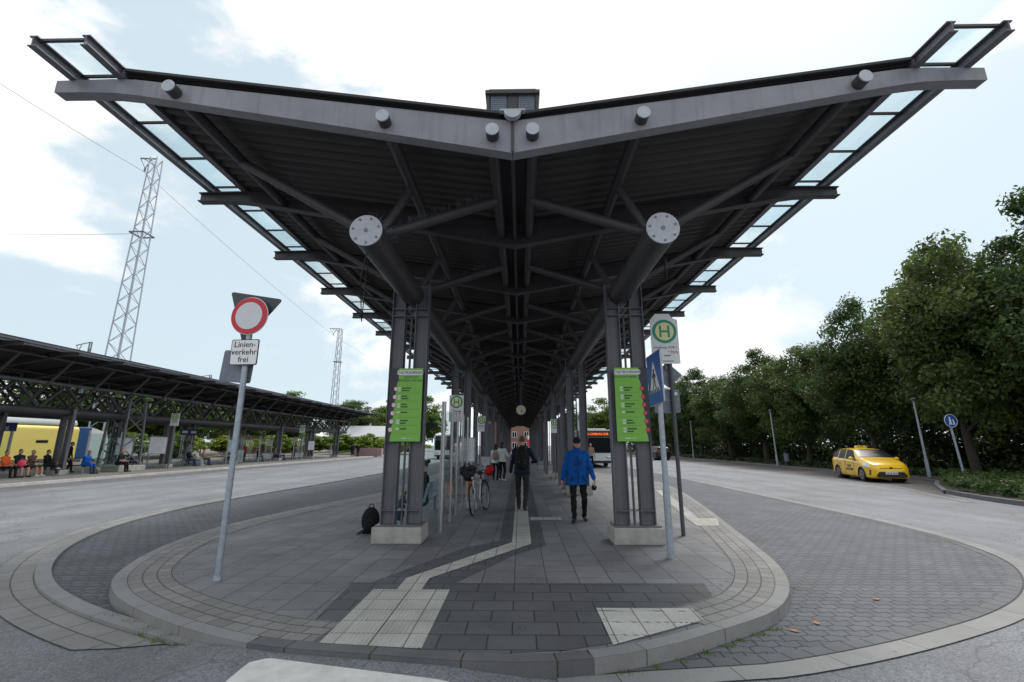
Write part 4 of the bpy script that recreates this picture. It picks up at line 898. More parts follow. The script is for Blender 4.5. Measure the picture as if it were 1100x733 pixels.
person('grey haired man in a maroon jacket and pale trousers standing alone', (-26.6, 43.0, 0), R(-110), maroon, lightj, whitec, HAIRG, H=1.84, jacket=.025, hem=-.15, group=G2, wrists=((-.12, .3, 1.05), (.12, .3, 1.05)))
person('person in a grey top sitting left on the bench near the far end', (-26.05, 49.6, 0), R(-80), greyc, dgrey, bsh, HAIRB, base=SIT, group=G2)
person('person in a pale pink top sitting right on the bench near the far end', (-26.05, 50.6, 0), R(-70), cloth('pale_pink_cloth', (.5,.35,.38)), jeans, bsh, HAIRN, base=SIT, group=G2)
person('tall person all in black standing beside the stop sign of the far platform', (-26.3, 54.0, 0), R(-100), blackc, blackc, bsh, HAIRB, H=1.86, jacket=.03, group=G2)
person('person in grey standing near the end of the far platform', (-25.4, 62.5, 0), R(-90), greyc, lightj, bsh, HAIRN, group=G2)
person('person with a navy backpack standing at the open end of the far platform', (-23.9, 66.5, 0), R(10), navy, blackc, bsh, HAIRB, H=1.8, jacket=.05, hem=-.1, group=G2)
person('second person in black standing at the open end of the far platform', (-23.3, 67.2, 0), R(40), blackc, blackc, bsh, HAIRN, H=1.7, group=G2)
q = MB()
t = thing('shopping_bag', 'khaki bag on the ground beside the person in royal blue', 'bag', (-25.0, 27.5, 0)); q = MB(); q.ell((0, 0, .18), (.2, .16, .2), 12, 8); q.box((0, 0, .02), (.3, .2, .04)); q.build('bag', cloth('khaki_bag', (.19,.17,.13)), t); q = MB(); q.tube([(0, -.08, .34), (0, -.05, .46), (0, .05, .46), (0, .08, .34)], .012, 6); q.build('handle', BLACK, t)

# furniture of the far platform
stop2 = stop_sign(-24.9, 33.0, 'bus stop sign beside the timetable board on the far platform'); stop2.scale = (1.7, 1.7, 1.35)
s3 = dup(stop2, (-24.9, 52.8, 0), label='bus stop sign beside the tall person in black on the far platform')
for i, (y, lab) in enumerate(((30.5, 'glass screens left of the timetable board on the far platform'), (34.2, 'glass screens behind the bench of three on the far platform'), (46, 'glass screens in the middle of the far platform'), (58.5, 'glass screens near the end of the far platform'))):
    screen(lab, -28.6, [y, y+1.6, y+3.2, y+4.8], 2.5, False, 'glass screens on the far platform')
for i, (x, y, lab) in enumerate(((-25.3, 27.0, 'glass screens on posts beside the leaning dark figure'), (-25.2, 40.0, 'glass screens right of the bench of three'), (-25.2, 45.0, 'glass screens beside the white planter tub'), (-25.2, 51.8, 'glass screens beside the bench near the far end'), (-29.6, 24.5, 'glass screens behind the four people at the far left'), (-29.6, 39.5, 'glass screens on the far side behind the light blue figure'))):
    screen(lab, x, [y, y+1.1, y+2.2], 2.5, False, 'glass screens on the far platform')
for i, (y, lab) in enumerate(((29.9, 'pale timetable cabinet between the pier and the timetable board'), (41.4, 'pale timetable cabinet left of the man in maroon'), (57.0, 'pale timetable cabinet near the end of the far platform'))): notice(lab, (-25.6, y, 0), R(62), .9, 1.1, 1.0)
for y, rz_, top_, lab in ((31.2, -80, dgrey, 'person in dark grey sitting beside the timetable cabinet'), (41.6, -85, whitec, 'person in white sitting left of the man in maroon'), (46.6, -75, navy, 'person in navy sitting beside the white planter tub')):
    mesh_bench('bench under the '+lab, (-26.15, y, 0), R(-90), 2, 'benches on the far platform'); person(lab, (-26.05, y-.25, 0), R(rz_), top_, jeans, bsh, HAIRB, base=SIT, group=G2)
person('person in dark clothes standing behind the glass near the timetable board', (-28.0, 34.2, 0), R(-60), dgrey, blackc, bsh, HAIRB, group=G2)
person('person with a red top standing far back under the left canopy', (-28.6, 48.2, 0), R(-100), cloth('red_top', (.35,.03,.03)), jeans, bsh, HAIRN, group=G2)
t = thing('station_sign', 'dark blue station name sign reading Lüneburg at the far left', 'station sign', (-33.0, 28.5, 0), R(45))
q = MB(); q.box((0, 0, 2.75), (2.1, .08, .55)); q.build('sign_panel', mat('station_blue', (.012,.03,.16), .4, .05, 6), t, .01); text('Lüneburg', .38, (0, -.045, 2.72), WHITE, t)
for s in (-1, 1): q = MB(); q.cyl((s*.85, 0, 0), (s*.85, 0, 2.5), .05, n=8); q.build('post', ZINC, t)
for y, lab in ((40.5, 'small blue track number sign hanging under the left canopy'), (41.6, 'second blue track number sign hanging under the left canopy')):
    t = thing('hanging_sign', lab, 'sign', (-29.5, y, 2.75), R(40)); q = MB(); q.box((0, 0, 0), (.75, .08, .5)); q.build('sign_panel', MATS['station_blue'], t, .01); q = MB(); q.box((0, -.043, 0), (.4, .004, .2)); q.build('sign_symbol', WHITE, t); q = MB()
    for s in (-1, 1): q.cyl((s*.3, 0, .25), (s*.3, 0, 2.7), .015, n=6)
    q.build('hanger', STEELC, t)
for x, y, lab in ((-27.5, 45.0, 'tall white planter tub beside the man in maroon'), (-23.0, 71.0, 'reddish stone planter beyond the end of the far platform')):
    t = thing('planter', lab, 'planter', (x, y, 0)); q = MB(); w = 1.0 if y < 50 else 4.2; q.box((0, 0, .55), (w, 1.0, 1.1)); q.box((0, 0, 1.1), (w+.06, 1.06, .06)); q.build('tub', mat('pale_tub', (.5,.5,.5), .8, .1, 4) if y < 50 else mat('reddish_stone', (.36,.25,.23), .85, .2, 4, bump=.4), t, .02)

# ------------------------------------------------------------------ bicycle
def bicycle(label, loc, rz, lean):
    t = thing('bicycle', label, 'bicycle', loc, rz); t.rotation_euler = (0, R(lean), rz)
    fr = mat('pale_bike_frame', (.5, .52, .54), .35, .1, 10, metal=.2)
    def wheel(y, steer):
        M = Euler((0, 0, R(steer))).to_matrix(); q = MB(); q.torus((0, 0, 0), .335, .020, (1,0,0), 40, 8); w = q.build('wheel', RUBBER, t); w.location = (0, y, .355); w.rotation_euler = (0, 0, R(steer))
        q = MB(); q.torus((0, 0, 0), .312, .010, (1,0,0), 40, 6); q.build('rim', STAINLESS, w); q = MB(); q.cyl((-.04, 0, 0), (.04, 0, 0), .02, n=8)
        for i in range(24): a = i*math.pi/12; q.cyl((.02*(-1)**i, 0, 0), (0, .31*math.cos(a), .31*math.sin(a)), .0018, n=3, cap=False)
        q.build('spokes', STAINLESS, w)
        q = MB(); pts = [(0, .365*math.cos(a), .365*math.sin(a)) for a in [R(20+i*10) for i in range(15)]]; q.tube(pts, .022, 6); q.build('mudguard', BLACK, w)
    wheel(-.56, 10); wheel(.52, 0)         # front wheel looks towards -y
    q = MB(); bb = (0, .05, .29); st = (0, .22, .78); hd = (0, -.36, .80); hd2 = (0, -.40, .62)
    for a, b, r in ((bb, st, .017), (bb, hd2, .019), (hd, (0, .18, .66), .016), (bb, (0, .52, .355), .012), (st, (0, .52, .355), .010), (hd, hd2, .02)): q.cyl(a, b, r, n=10)
    for s in (-1, 1): q.cyl((s*.05, -.42, .60), (s*.055, -.56, .355), .012, n=8)
    q.build('frame', fr, t)
    q = MB(); q.tube([(-.30, -.22, 1.04), (-.26, -.34, 1.06), (-.06, -.40, 1.0), (.06, -.40, 1.0), (.26, -.34, 1.06), (.30, -.22, 1.04)], .012, 8); q.cyl((0, -.37, .8), (0, -.39, 1.0), .014, n=8); q.build('handlebar', STAINLESS, t)
    q = MB(); q.ell((0, .26, .93), (.08, .14, .035), 12, 8); q.ell((0, .14, .925), (.035, .10, .028), 10, 6); q.cyl((0, .22, .78), (0, .245, .91), .013, n=8); q.build('saddle', BLACK, t)
    q = MB(); q.box((0, .56, .74), (.14, .36, .015)); q.cyl((-.06, .68, .74), (-.04, .53, .36), .006, n=6); q.cyl((.06, .68, .74), (.04, .53, .36), .006, n=6); q.build('luggage_rack', BLACK, t)
    q = MB(); q.torus((.06, .05, .29), .09, .006, (1,0,0), 24, 6); q.bar((.09, .05, .29), (.09, -.08, .18), .012, .025); q.bar((-.07, .05, .29), (-.07, .18, .40), .012, .025); q.box((.13, -.08, .17), (.09, .06, .02)); q.box((-.12, .18, .41), (.09, .06, .02)); q.build('crank', STAINLESS, t)
    q = MB(); q.ell((0, -.47, .86), (.045, .04, .045), 10, 8); q.build('headlamp', LAMP, t)
    return t
bicycle('white and silver bicycle leaning beside the glass screens with bags on it', (-.93, 11.95, 0), R(-13), -5)
t = thing('saddlebag', 'round red bag at the back of the bicycle', 'bag', (-.74, 12.5, .98)); q = MB(); q.lump((0, 0, 0), (.125, .15, .12), 2); q.lump((-.02, .05, .06), (.09, .1, .08), 5); q.build('bag', cloth('red_nylon', (.55,.015,.03)), t); q = MB(); q.torus((0, 0, 0), .128, .01, (0, 1, .2), 24, 6); q.build('strap', BLACK, t)
t = thing('saddlebag', 'dark bag hanging from the handlebar of the bicycle', 'bag', (-1.20, 11.5, .98)); q = MB(); q.lump((0, 0, -.02), (.17, .14, .15), 3, .2); q.lump((.07, -.05, .11), (.13, .1, .06), 8); q.lump((-.12, .02, .08), (.08, .1, .08), 9); q.build('bag', dgrey, t); q = MB(); q.tube([(-.1, 0, .12), (-.06, 0, .2), (.06, 0, .2), (.1, 0, .12)], .012, 6); q.build('handle', BLACK, t)
t = thing('saddlebag', 'grey bundle strapped on top of the bicycle handlebar', 'bag', (-.95, 11.7, 1.06)); q = MB(); q.lump((0, 0, 0), (.12, .13, .08), 4, .2); q.lump((.06, .03, .06), (.07, .1, .05), 6); q.build('bag', greyc, t); q = MB(); q.torus((0, 0, 0), .10, .012, (0, 1, 0), 24, 6); q.build('strap', BLACK, t)
t = thing('saddlebag', 'orange pannier low on the left of the bicycle', 'bag', (-1.20, 12.2, .60)); q = MB(); q.box((0, 0, -.02), (.13, .24, .30)); q.build('bag', orange, t); q = MB(); q.box((0, 0, .155), (.14, .25, .05)); q.build('flap', BLACK, t)
t = thing('plastic_bag', 'crumpled white plastic bag on the paving behind the bicycle wheel', 'bag', (-1.18, 12.5, 0)); q = MB(); q.lump((0, 0, .14), (.14, .12, .15), 7, .25); q.lump((.04, .02, .31), (.05, .05, .08), 2, .3); q.build('bag', mat('white_film', (.5,.52,.56), .5, .1, 20, bump=1, bscale=30), t)

# ------------------------------------------------------------------ vehicles
def car(label, loc, rz, paint, taxi):
    t = thing('taxi' if taxi else 'parked_car', label, 'taxi' if taxi else 'car', loc, rz)
    ST = np.array([(2.29,.24,.52,.54,.50,.64,.42),(2.22,.20,.69,.60,.67,.75,.58),(2.05,.17,.82,.71,.80,.86,.68),(1.75,.165,.87,.79,.845,.96,.74),(1.35,.165,.885,.87,.865,1.06,.77),(1.12,.165,.885,.92,.865,1.12,.775),(.25,.165,.885,.98,.86,1.53,.66),(-.4,.165,.885,1.0,.855,1.59,.66),(-1.2,.165,.885,1.02,.85,1.575,.65),(-1.85,.18,.88,1.04,.84,1.52,.635),(-2.16,.22,.85,1.04,.82,1.30,.68),(-2.27,.30,.79,.92,.77,1.08,.68),(-2.31,.36,.72,.78,.70,.86,.62)])[::-1]
    ys = np.linspace(-2.31, 2.29, 185); G = np.stack([np.interp(ys, ST[:, 0], ST[:, i]) for i in range(1, 7)], 1)
    K = np.ones(9)/9; Gp = np.pad(G, ((4, 4), (0, 0)), mode='edge'); G = np.stack([np.convolve(Gp[:, i], K, 'valid') for i in range(6)], 1)
    def half(y):
        zb, w, zl, wl, zt, wt = [np.interp(y, ys, G[:, i]) for i in range(6)]; h = zt-zl
        return [(0, zb), (w*.86, zb), (w*.985, zb+.07), (w, zb+.2), (w, (zb+zl)/2+.05), (w*.995, zl-.07), (wl, zl), (wl+(wt-wl)*.33, zl+h*.36), (wl+(wt-wl)*.68, zl+h*.68), (wt, zl+h*.90), (wt*.82, zl+h*.97), (wt*.45, zt), (0, zt+.008)]
    def P(y, v, s, o=0):
        hv = half(y); i = min(int(v), len(hv)-2); f = v-i; a, b = hv[i], hv[i+1]; x, z = a[0]+(b[0]-a[0])*f, a[1]+(b[1]-a[1])*f
        if o:
            dx, dz = b[0]-a[0], b[1]-a[1]; L = math.hypot(dx, dz) or 1; x += dz/L*o; z += -dx/L*o
            hy = half(y+.03); a2, b2 = hy[i], hy[i+1]; z += 0
        return (s*x, y, z)
    q = MB(); nh = 13; vs = []
    def fine(hv):
        o_ = []
        for i in range(len(hv)-1):
            m_ = 6 if 2 <= i < 6 else 1; o_ += [(hv[i][0]+(hv[i+1][0]-hv[i][0])*k/m_, hv[i][1]+(hv[i+1][1]-hv[i][1])*k/m_) for k in range(m_)]
        return o_+[hv[-1]]
    for y in ys:
        hv = fine(half(y)); vs += [(x, y, z) for x, z in hv]+[(-x, y, z) for x, z in reversed(hv[1:-1])]
    n = len(vs)//len(ys); fs = []
    for i in range(len(ys)-1):
        for k in range(n):
            f = (i*n+k, i*n+(k+1)%n, (i+1)*n+(k+1)%n, (i+1)*n+k); c = np.mean([vs[j] for j in f], 0)
            if abs(c[0]) > .5 and min(math.hypot(c[1]-1.38, c[2]-.32), math.hypot(c[1]+1.40, c[2]-.32)) < .37: continue
            fs.append(f)
    fs += [tuple(range(n)), tuple(range(len(vs)-n, len(vs)))]; q.add(vs, fs, 0, True); q.build('body', paint, t)
    q = MB()
    for s in (-1, 1):
        for wy in (1.38, -1.40): q.cyl((s*.45, wy, .33), (s*.80, wy, .33), .36, n=24); q.tube([(s*.878, wy+.37*math.cos(a), .32+.37*math.sin(a)) for a in [R(-12+i*12) for i in range(18)]], .02, 6)
    q.box((0, 0, .25), (1.3, 4.0, .14)); q.build('underbody', BLACK, t)
    def pan(name, y0, y1, v0, v1, ss, m, o=.006, ny=10, nv=4, cut=None):
        q = MB()
        for s in ss:
            vv = []
            for i in range(ny+1):
                for j in range(nv+1):
                    v = v0+(v1-v0)*j/nv; a = y0[0]+(y0[1]-y0[0])*j/nv; b = y1[0]+(y1[1]-y1[0])*j/nv; vv.append(P(a+(b-a)*i/ny, v, s, o))
            q.add(vv, [(i*(nv+1)+j, i*(nv+1)+j+1, (i+1)*(nv+1)+j+1, (i+1)*(nv+1)+j) for i in range(ny) for j in range(nv)], 0, True)
        return q.build(name, m, t)
    for s in (-1, 1):
        pan('side_window', (-.36, -.36), (.94, .34), 6.15, 9.0, (s,), CARGLASS); pan('side_window', (-1.26, -1.22), (-.44, -.44), 6.15, 9.0, (s,), CARGLASS); pan('side_window', (-2.02, -1.86), (-1.36, -1.32), 6.3, 8.9, (s,), CARGLASS)
    ww = MB(); vv = []; ny = 12
    for i in range(ny+1):
        y = 1.09+(.28-1.09)*i/ny
        for s, v in [(-1, 9.15), (-1, 10), (-1, 11), (-1, 12), (1, 11), (1, 10), (1, 9.15)]:
            p = P(y, min(v, 11.999), s); vv.append((p[0], p[1]+.006, p[2]+.010))
    ww.add(vv, [(i*7+j, i*7+j+1, (i+1)*7+j+1, (i+1)*7+j) for i in range(ny) for j in range(6)], 0, True); ww.build('windscreen', CARGLASS, t)
    rw = MB(); vv = []
    for i in range(7):
        y = -1.92-(.24)*i/6
        for s, v in [(-1, 9.3), (-1, 10), (-1, 11), (-1, 11.999), (1, 11), (1, 10), (1, 9.3)]: p = P(y, v, s); vv.append((p[0], p[1]-.006, p[2]+.012))
    rw.add(vv, [(i*7+j, i*7+j+1, (i+1)*7+j+1, (i+1)*7+j) for i in range(6) for j in range(6)], 0, True); rw.build('rear_window', CARGLASS, t)
    for s in (-1, 1):
        for wy in (1.38, -1.40):
            q = MB(); q.cyl((s*.66, wy, .32), (s*.87, wy, .32), .315, n=28); w = q.build('wheel', RUBBER, t, .02); q = MB(); q.cyl((s*.871, wy, .32), (s*.879, wy, .32), .215, n=24)
            q.build('rim', mat('dark_alloy', (.16,.16,.17), .4, .1, 10, metal=.5), w); q = MB()
            for k in range(10): a = k*math.pi/5; q.bar((s*.884, wy, .32), (s*.884, wy+.205*math.cos(a), .32+.205*math.sin(a)), .012, .036, up=(1,0,0))
            q.torus((s*.882, wy, .32), .21, .012, (1,0,0), 28, 6); q.build('rim_spokes', STAINLESS, w)
        q = MB(); q.ell((s*1.0, .72, 1.08), (.11, .08, .075), 12, 8); q.bar((s*.86, .72, 1.04), (s*.95, .72, 1.06), .06, .04); q.build('mirror', paint, t)
        pan('headlight', (1.62, 1.50), (2.12, 1.95), 5.2, 7.6, (s,), LAMP, .008, 8, 4)
        pan('tail_light', (-2.26, -2.2), (-2.0, -1.95), 5.3, 7.6, (s,), TAILRED, .008, 6, 4)
        q = MB(); q.bar((s*.80, 2.06, .34), (s*.78, 2.10, .58), .05, .05, up=(0,1,0)); q.build('fog_slot', BLACK, t)
        for yy in (.62, -.40, -1.28): 
            q = MB(); pts = [P(yy, v, s, .002) for v in (2.2, 3, 4, 5, 6)]; q.tube(pts, .006, 4); q.build('door_seam', BLACK, t)
        for yy in (-.22, -1.1): q = MB(); q.bar(P(yy, 5.1, s, .012), P(yy-.2, 5.1, s, .012), .02, .03); q.build('door_handle', paint, t)
    q = MB(); q.prism([(-.56, .24), (.56, .24), (.62, .34), (.50, .50), (-.50, .50), (-.62, .34)], 'y', 2.17, 2.30); q.build('front_grille', BLACK, t, .02)
    q = MB(); q.box((0, 2.275, .665), (.9, .03, .03)); q.ell((0, 2.275, .675), (.085, .03, .055), 14, 8); q.build('emblem_bar', BLACK, t)
    q = MB(); q.box((0, 2.312, .44), (.52, .012, .115)); pl = q.build('number_plate', WHITE, t, .004); q = MB(); q.box((-.24, 2.319, .44), (.035, .003, .1)); q.build('plate_strip', BLUE, t)
    q = MB(); 
    for i, w in enumerate((.03, .035, .03, .035, .03, .03, .03)): q.box((-.17+i*.06+(.02 if i > 2 else 0), 2.3195, .44), (w, .003, .07))
    q.build('plate_print', BLACK, t)
    if taxi:
        q = MB(); q.prism([(-.26, 1.60), (.26, 1.60), (.21, 1.71), (-.21, 1.71)], 'y', -.62, -.46); q.build('roof_sign', mat('yellow_roof_sign', (.8,.5,.02), .4, .05, 6), t, .02); text('TAXI', .11, (0, -.455, 1.655), BLACK, t, rot=(R(90), 0, R(180)))
        for s in (-1, 1):
            rz_ = R(90)*s; text('taxi', .24, (s*.895, .10, .72), BLACK, t, rot=(R(90), 0, rz_), sx=1.2); text('70 70 700', .19, (s*.897, .10, .52), BLACK, t, rot=(R(90), 0, rz_), sx=1.0, ext=.003)
            q = MB()
            for k in range(3): q.box((s*.893, -.92, .78-k*.14), (.006, .05, .06)); q.box((s*.893, -1.12, .78-k*.14), (.006, .16, .02))
            q.build('door_print', BLACK, t)
    return t
YEL = mat('yellow_taxi_paint', (.82, .50, .008), .25, .04, 2, spec=.5, coat=.6)
car('yellow taxi estate car parked in the lay-by under the trees', (18.15, 24.9, ZR+.01), R(166), YEL, True)
car('dark car with red tail lights parked far down the right side of the road', (16.6, 57, ZR+.01), R(2), mat('dark_car_paint', (.012,.012,.014), .35, .1, 2, coat=.1), False)
def bus(label, loc, rz, paint, disp=True, L=12.0):
    t = thing('city_bus', label, 'bus', loc, rz)     # front looks to local -y
    q = MB(); prof = rounded([(-1.27, .32), (1.27, .32), (1.25, 2.95), (-1.25, 2.95)], .16, 5); q.prism(prof, 'y', .0, L); q.build('body', paint, t, .05)
    q = MB(); q.prism(rounded([(-1.15, 1.12), (1.15, 1.12), (1.16, 2.32), (-1.16, 2.32)], .12), 'y', -.02, -.001); q.build('windscreen', CARGLASS, t)
    q = MB(); q.prism(rounded([(-1.14, 2.34), (1.14, 2.34), (1.12, 2.84), (-1.12, 2.84)], .08), 'y', -.022, -.001); d = q.build('display_panel', BLACK, t)
    if disp:
        q = MB(); rr = random.Random(4); am = mat('amber_led', (1.0, .16, .02), .5, .02, 5, emit=1.6)
        text('5015 LÜNEBURG ZOB', .25, (0, -.026, 2.585), am, t, 'led_text', sx=.82)
    q = MB(); q.box((0, -.012, .42), (2.3, .02, .2)); q.build('bumper', BLACK, t); q = MB(); q.box((0, -.014, .62), (.52, .012, .11)); q.build('number_plate', WHITE, t)
    for s in (-1, 1):
        q = MB(); q.ell((s*.92, -.005, .80), (.24, .03, .10), 14, 8, (0, s*.25, 0)); q.build('headlight', LAMP, t)
        q = MB(); q.tube([(s*1.2, .1, 2.75), (s*1.38, -.12, 2.72), (s*1.46, -.2, 2.5)], .03, 6); q.box((s*1.46, -.2, 2.25), (.16, .12, .5)); q.build('mirror', BLACK, t, .02)
        for wy in (2.6, L-3.3): q = MB(); q.cyl((s*1.0, wy, .48), (s*1.285, wy, .48), .48, n=24); w = q.build('wheel', RUBBER, t); q = MB(); q.cyl((s*1.286, wy, .48), (s*1.295, wy, .48), .28, n=16); q.build('rim', ZINC, w)
        for i in range(7): q = MB(); q.box((s*1.268, .9+i*(L-1.2)/7+.55, 1.75), (.012, (L-1.2)/7-.14, 1.05)); q.build('side_window', CARGLASS, t)
    q = MB(); q.box((0, L/2, 3.0), (2.0, L-2, .12)); q.build('roof_pod', paint, t, .04)
    return t
WB = mat('white_bus_paint', (.72, .74, .75), .3, .03, 2, coat=.4)
bus('white city bus with orange destination display waiting at the right side', (6.15, 37.5, ZR+.01), R(0), WB)
bus('white bus standing far behind the left glass screens', (-9.4, 58.0, ZR+.01), R(0), WB, False)
bus('lime green bus crossing far behind the left column', (-22.2, 86.0, ZR+.01), R(78), mat('lime_bus_paint', (.30,.52,.06), .35, .05, 2), False)
# train on the track behind the left platform
t = thing('train', 'yellow regional train with a blue and white end behind the left platform', 'train', (-38.5, 0, 0))
q = MB(); q.prism(rounded([(-1.45, .5), (1.45, .5), (1.45, 2.9), (1.35, 3.1), (-1.35, 3.1), (-1.45, 2.9)], .1), 'y', -10, 38.5); q.build('body', mat('yellow_train_paint', (.80,.68,.20), .4, .04, 1), t)
q = MB(); q.prism(rounded([(-1.36, 3.12), (1.36, 3.12), (1.1, 3.75), (-1.1, 3.75)], .3), 'y', -10, 38.4); q.build('roof', mat('grey_train_roof', (.36,.39,.42), .5, .1, 1), t)
q = MB(); q.prism(rounded([(-1.46, .5), (1.46, .5), (1.46, 3.1), (-1.46, 3.1)], .1), 'y', 38.505, 39.6); q.build('end_band', mat('blue_train_band', (.025,.08,.22), .4, .05, 2), t)
q = MB(); q.prism([(39.605, .5), (42.5, .5), (42.0, 1.6), (40.8, 2.8), (39.605, 3.1)], 'x', -1.4, 1.4); q.build('cab', WB, t, .1)
for i in range(9): q = MB(); q.box((1.458, 2+i*4.2, 1.9), (.02, .9, .2)); q.build('window', BLACK, t)

# ------------------------------------------------------------------ vegetation
def leaves(centers, radii, per, size, up=.35, squash=.75):
    """numpy: folded leaf cards scattered in the shells of many small clumps"""
    N = len(centers)*per; c = np.repeat(np.array(centers), per, 0); r = np.repeat(np.array(radii), per)
    d = rng.normal(size=(N, 3)); d /= np.linalg.norm(d, axis=1)[:, None]
    rad = rng.random(N)**.45; p = c+d*(rad*r)[:, None]*np.array([1, 1, squash])
    nrm = d*.6+rng.normal(size=(N, 3))*.55+np.array([0, 0, up]); nrm /= np.linalg.norm(nrm, axis=1)[:, None]
    a = np.cross(nrm, rng.normal(size=(N, 3))); a /= np.linalg.norm(a, axis=1)[:, None]; b = np.cross(nrm, a)
    s = size*(.6+.8*rng.random(N))[:, None]
    V = np.stack([p-a*s, p-b*s*.55+nrm*s*.12, p+a*s, p+b*s*.55+nrm*s*.12], 1).reshape(-1, 3)
    return V
def leafmesh(name, V, m):
    n = len(V)//4; me = bpy.data.meshes.new(name); me.vertices.add(len(V)); me.vertices.foreach_set('co', V.ravel()); me.loops.add(n*6); me.polygons.add(n*2)
    i = np.arange(n)*4; me.loops.foreach_set('vertex_index', np.stack([i, i+1, i+2, i, i+2, i+3], 1).ravel()); me.polygons.foreach_set('loop_start', np.arange(n*2)*3)
    me.materials.append(m); me.update(calc_edges=True); me.validate(); return me
def lobe(d, k):   # uneven outline
    return 1+.20*math.sin(3*d[0]+k)+.16*math.sin(4.3*d[1]+2*k)+.14*math.sin(5.1*d[2]+3*k)
def tree_meshes(h, w, trunk_h, k, nclump, per, leaf, m, lean=0.0):
    cs, rs = [], []; rr = random.Random(k)
    zc = (h+trunk_h)/2; rz = (h-trunk_h)/2
    while len(cs) < nclump:
        d = Vector((rr.gauss(0,1), rr.gauss(0,1), rr.gauss(0,1))).normalized(); q = rr.random()**.42; l = lobe(d, k)
        z = d.z*rz*q*l*.98; wf = 1.0 if z < 0 else 1-.35*(z/rz)**2
        cs.append((d.x*w*q*l*wf, d.y*w*q*l*wf, zc+z)); rs.append(rr.uniform(.55, 1.15)*w/4.2)
    me = leafmesh('crown', leaves(cs, rs, per, leaf), m)
    t = MB(); t.tube([(0, 0, -.1), (.05*k%.2, .03, trunk_h*.6), (.1, .0, trunk_h*1.1), (.0, .1, h*.55), (.1, .1, h*.8)], [w*.062, w*.05, w*.043, w*.03, w*.012], 10)
    for i in range(16):
        z0 = trunk_h*.75+(h*.55-trunk_h*.75)*i/16; a = i*2.4+k; r_ = w*rr.uniform(.5, .85); p0 = Vector((.05, .03, z0)); p1 = p0+Vector((math.cos(a)*r_, math.sin(a)*r_, r_*rr.uniform(.35, .9)))
        t.tube([p0, p0.lerp(p1, .45)+Vector((0, 0, -.12*r_)), p1], [w*.026, w*.015, w*.006], 6)
    to = t.build('trunk', BARK); tm = to.data; bpy.data.objects.remove(to); return me, tm
KINDS = [tree_meshes(11, 4.3, 2.6, 1, 270, 190, .105, LEAF_A), tree_meshes(10, 3.6, 2.4, 2, 240, 180, .10, LEAF_A), tree_meshes(11, 4.4, 2.2, 3, 200, 95, .17, LEAF_B), tree_meshes(9, 3.6, 1.5, 5, 130, 60, .22, LEAF_C)]
def tree(label, x, y, h, w, kind, rz=0, group=None, z=0):
    H0, W0 = ((11, 4.3), (10, 3.6), (11, 4.4), (9, 3.6))[kind]
    t = thing('lime_tree' if kind < 2 else 'broadleaf_tree', label, 'tree', (x, y, z), R(rz), group); t.scale = (w/W0, w/W0, h/H0)
    for nme, me in zip(('crown', 'trunk'), KINDS[kind]): o = bpy.data.objects.new(nme, me); COL.objects.link(o); o.parent = t
    return t
GT = 'lime trees along the right side of the road'
tree('tallest lime tree at the right picture edge, trunk beside the planting bed', 24.7, 20.4, 11.7, 4.4, 0, 20, GT)
tree('large lime tree beside the blue footpath sign', 23.7, 24.9, 12.9, 3.9, 1, 140, GT)
tree('lime tree standing directly behind the yellow taxi', 23.8, 31.8, 10.2, 3.5, 0, 250, GT)
tree('lime tree left of the taxi, behind the litter bin', 23.8, 39.0, 9.6, 3.7, 1, 10, GT)
tree('lime tree with a slim trunk beside the second lamp post', 24.2, 46.5, 9.6, 4.0, 0, 80, GT)
tree('smaller lime tree between the far lamp posts', 24.6, 55, 9.8, 4.2, 1, 200, GT)
tree('lime tree beside the parked dark car', 25, 65, 10.5, 4.6, 0, 300, GT)
tree('lime tree beyond the parked dark car', 25, 77, 11.5, 5.0, 1, 45, GT)
tree('distant lime tree at the bend behind the white bus', 24.5, 92, 11.5, 5.6, 0, 120, GT)
GB = 'trees closing the view behind the bus station'
for i, (x, y, h, w) in enumerate(((30, 112, 13, 7), (22, 118, 12, 6.5), (15, 126, 11, 6), (34, 98, 13, 6), (33, 60, 11, 5), (34, 44, 11, 5), (33, 33, 10, 5), (36, 24, 11, 5.5))):
    tree(('tall tree far behind the bus, rightmost of its clump','tree far behind the bus, in the middle of its clump','tree far behind the bus, next to the canopy','bushy tree at the bend of the road','tree in the second row behind the dark car','tree in the second row behind the litter bin','tree in the second row behind the taxi','tree in the second row at the right edge')[i], x, y, h, w, 2, i*50, GB)
GL = 'trees beyond the railway on the left'
for i, (x, y, h, w) in enumerate(((-50, 50, 9, 6), (-51, 60, 10, 6.5), (-52, 70, 10, 7), (-56, 78, 11, 6.5), (-58, 92, 12, 7), (-52, 104, 12, 7), (-44, 118, 13, 7), (-36, 126, 13, 7), (-28, 134, 14, 7), (-70, 38, 8, 6), (-72, 28, 8, 6))):
    tree(('tree behind the end of the train','tree behind the lattice pier of the far platform','tree behind the timetable board of the far platform','tree behind the bench of three','tree behind the glass screens in the middle of the far platform','tree behind the man in maroon','tree left of the white roofed house','tree behind the white roofed house','tree above the hedge at the end of the far platform','tree behind the yellow train','leftmost tree behind the yellow train')[i], x, y, h, w, 2 if i % 3 else 1, i*37, GL)
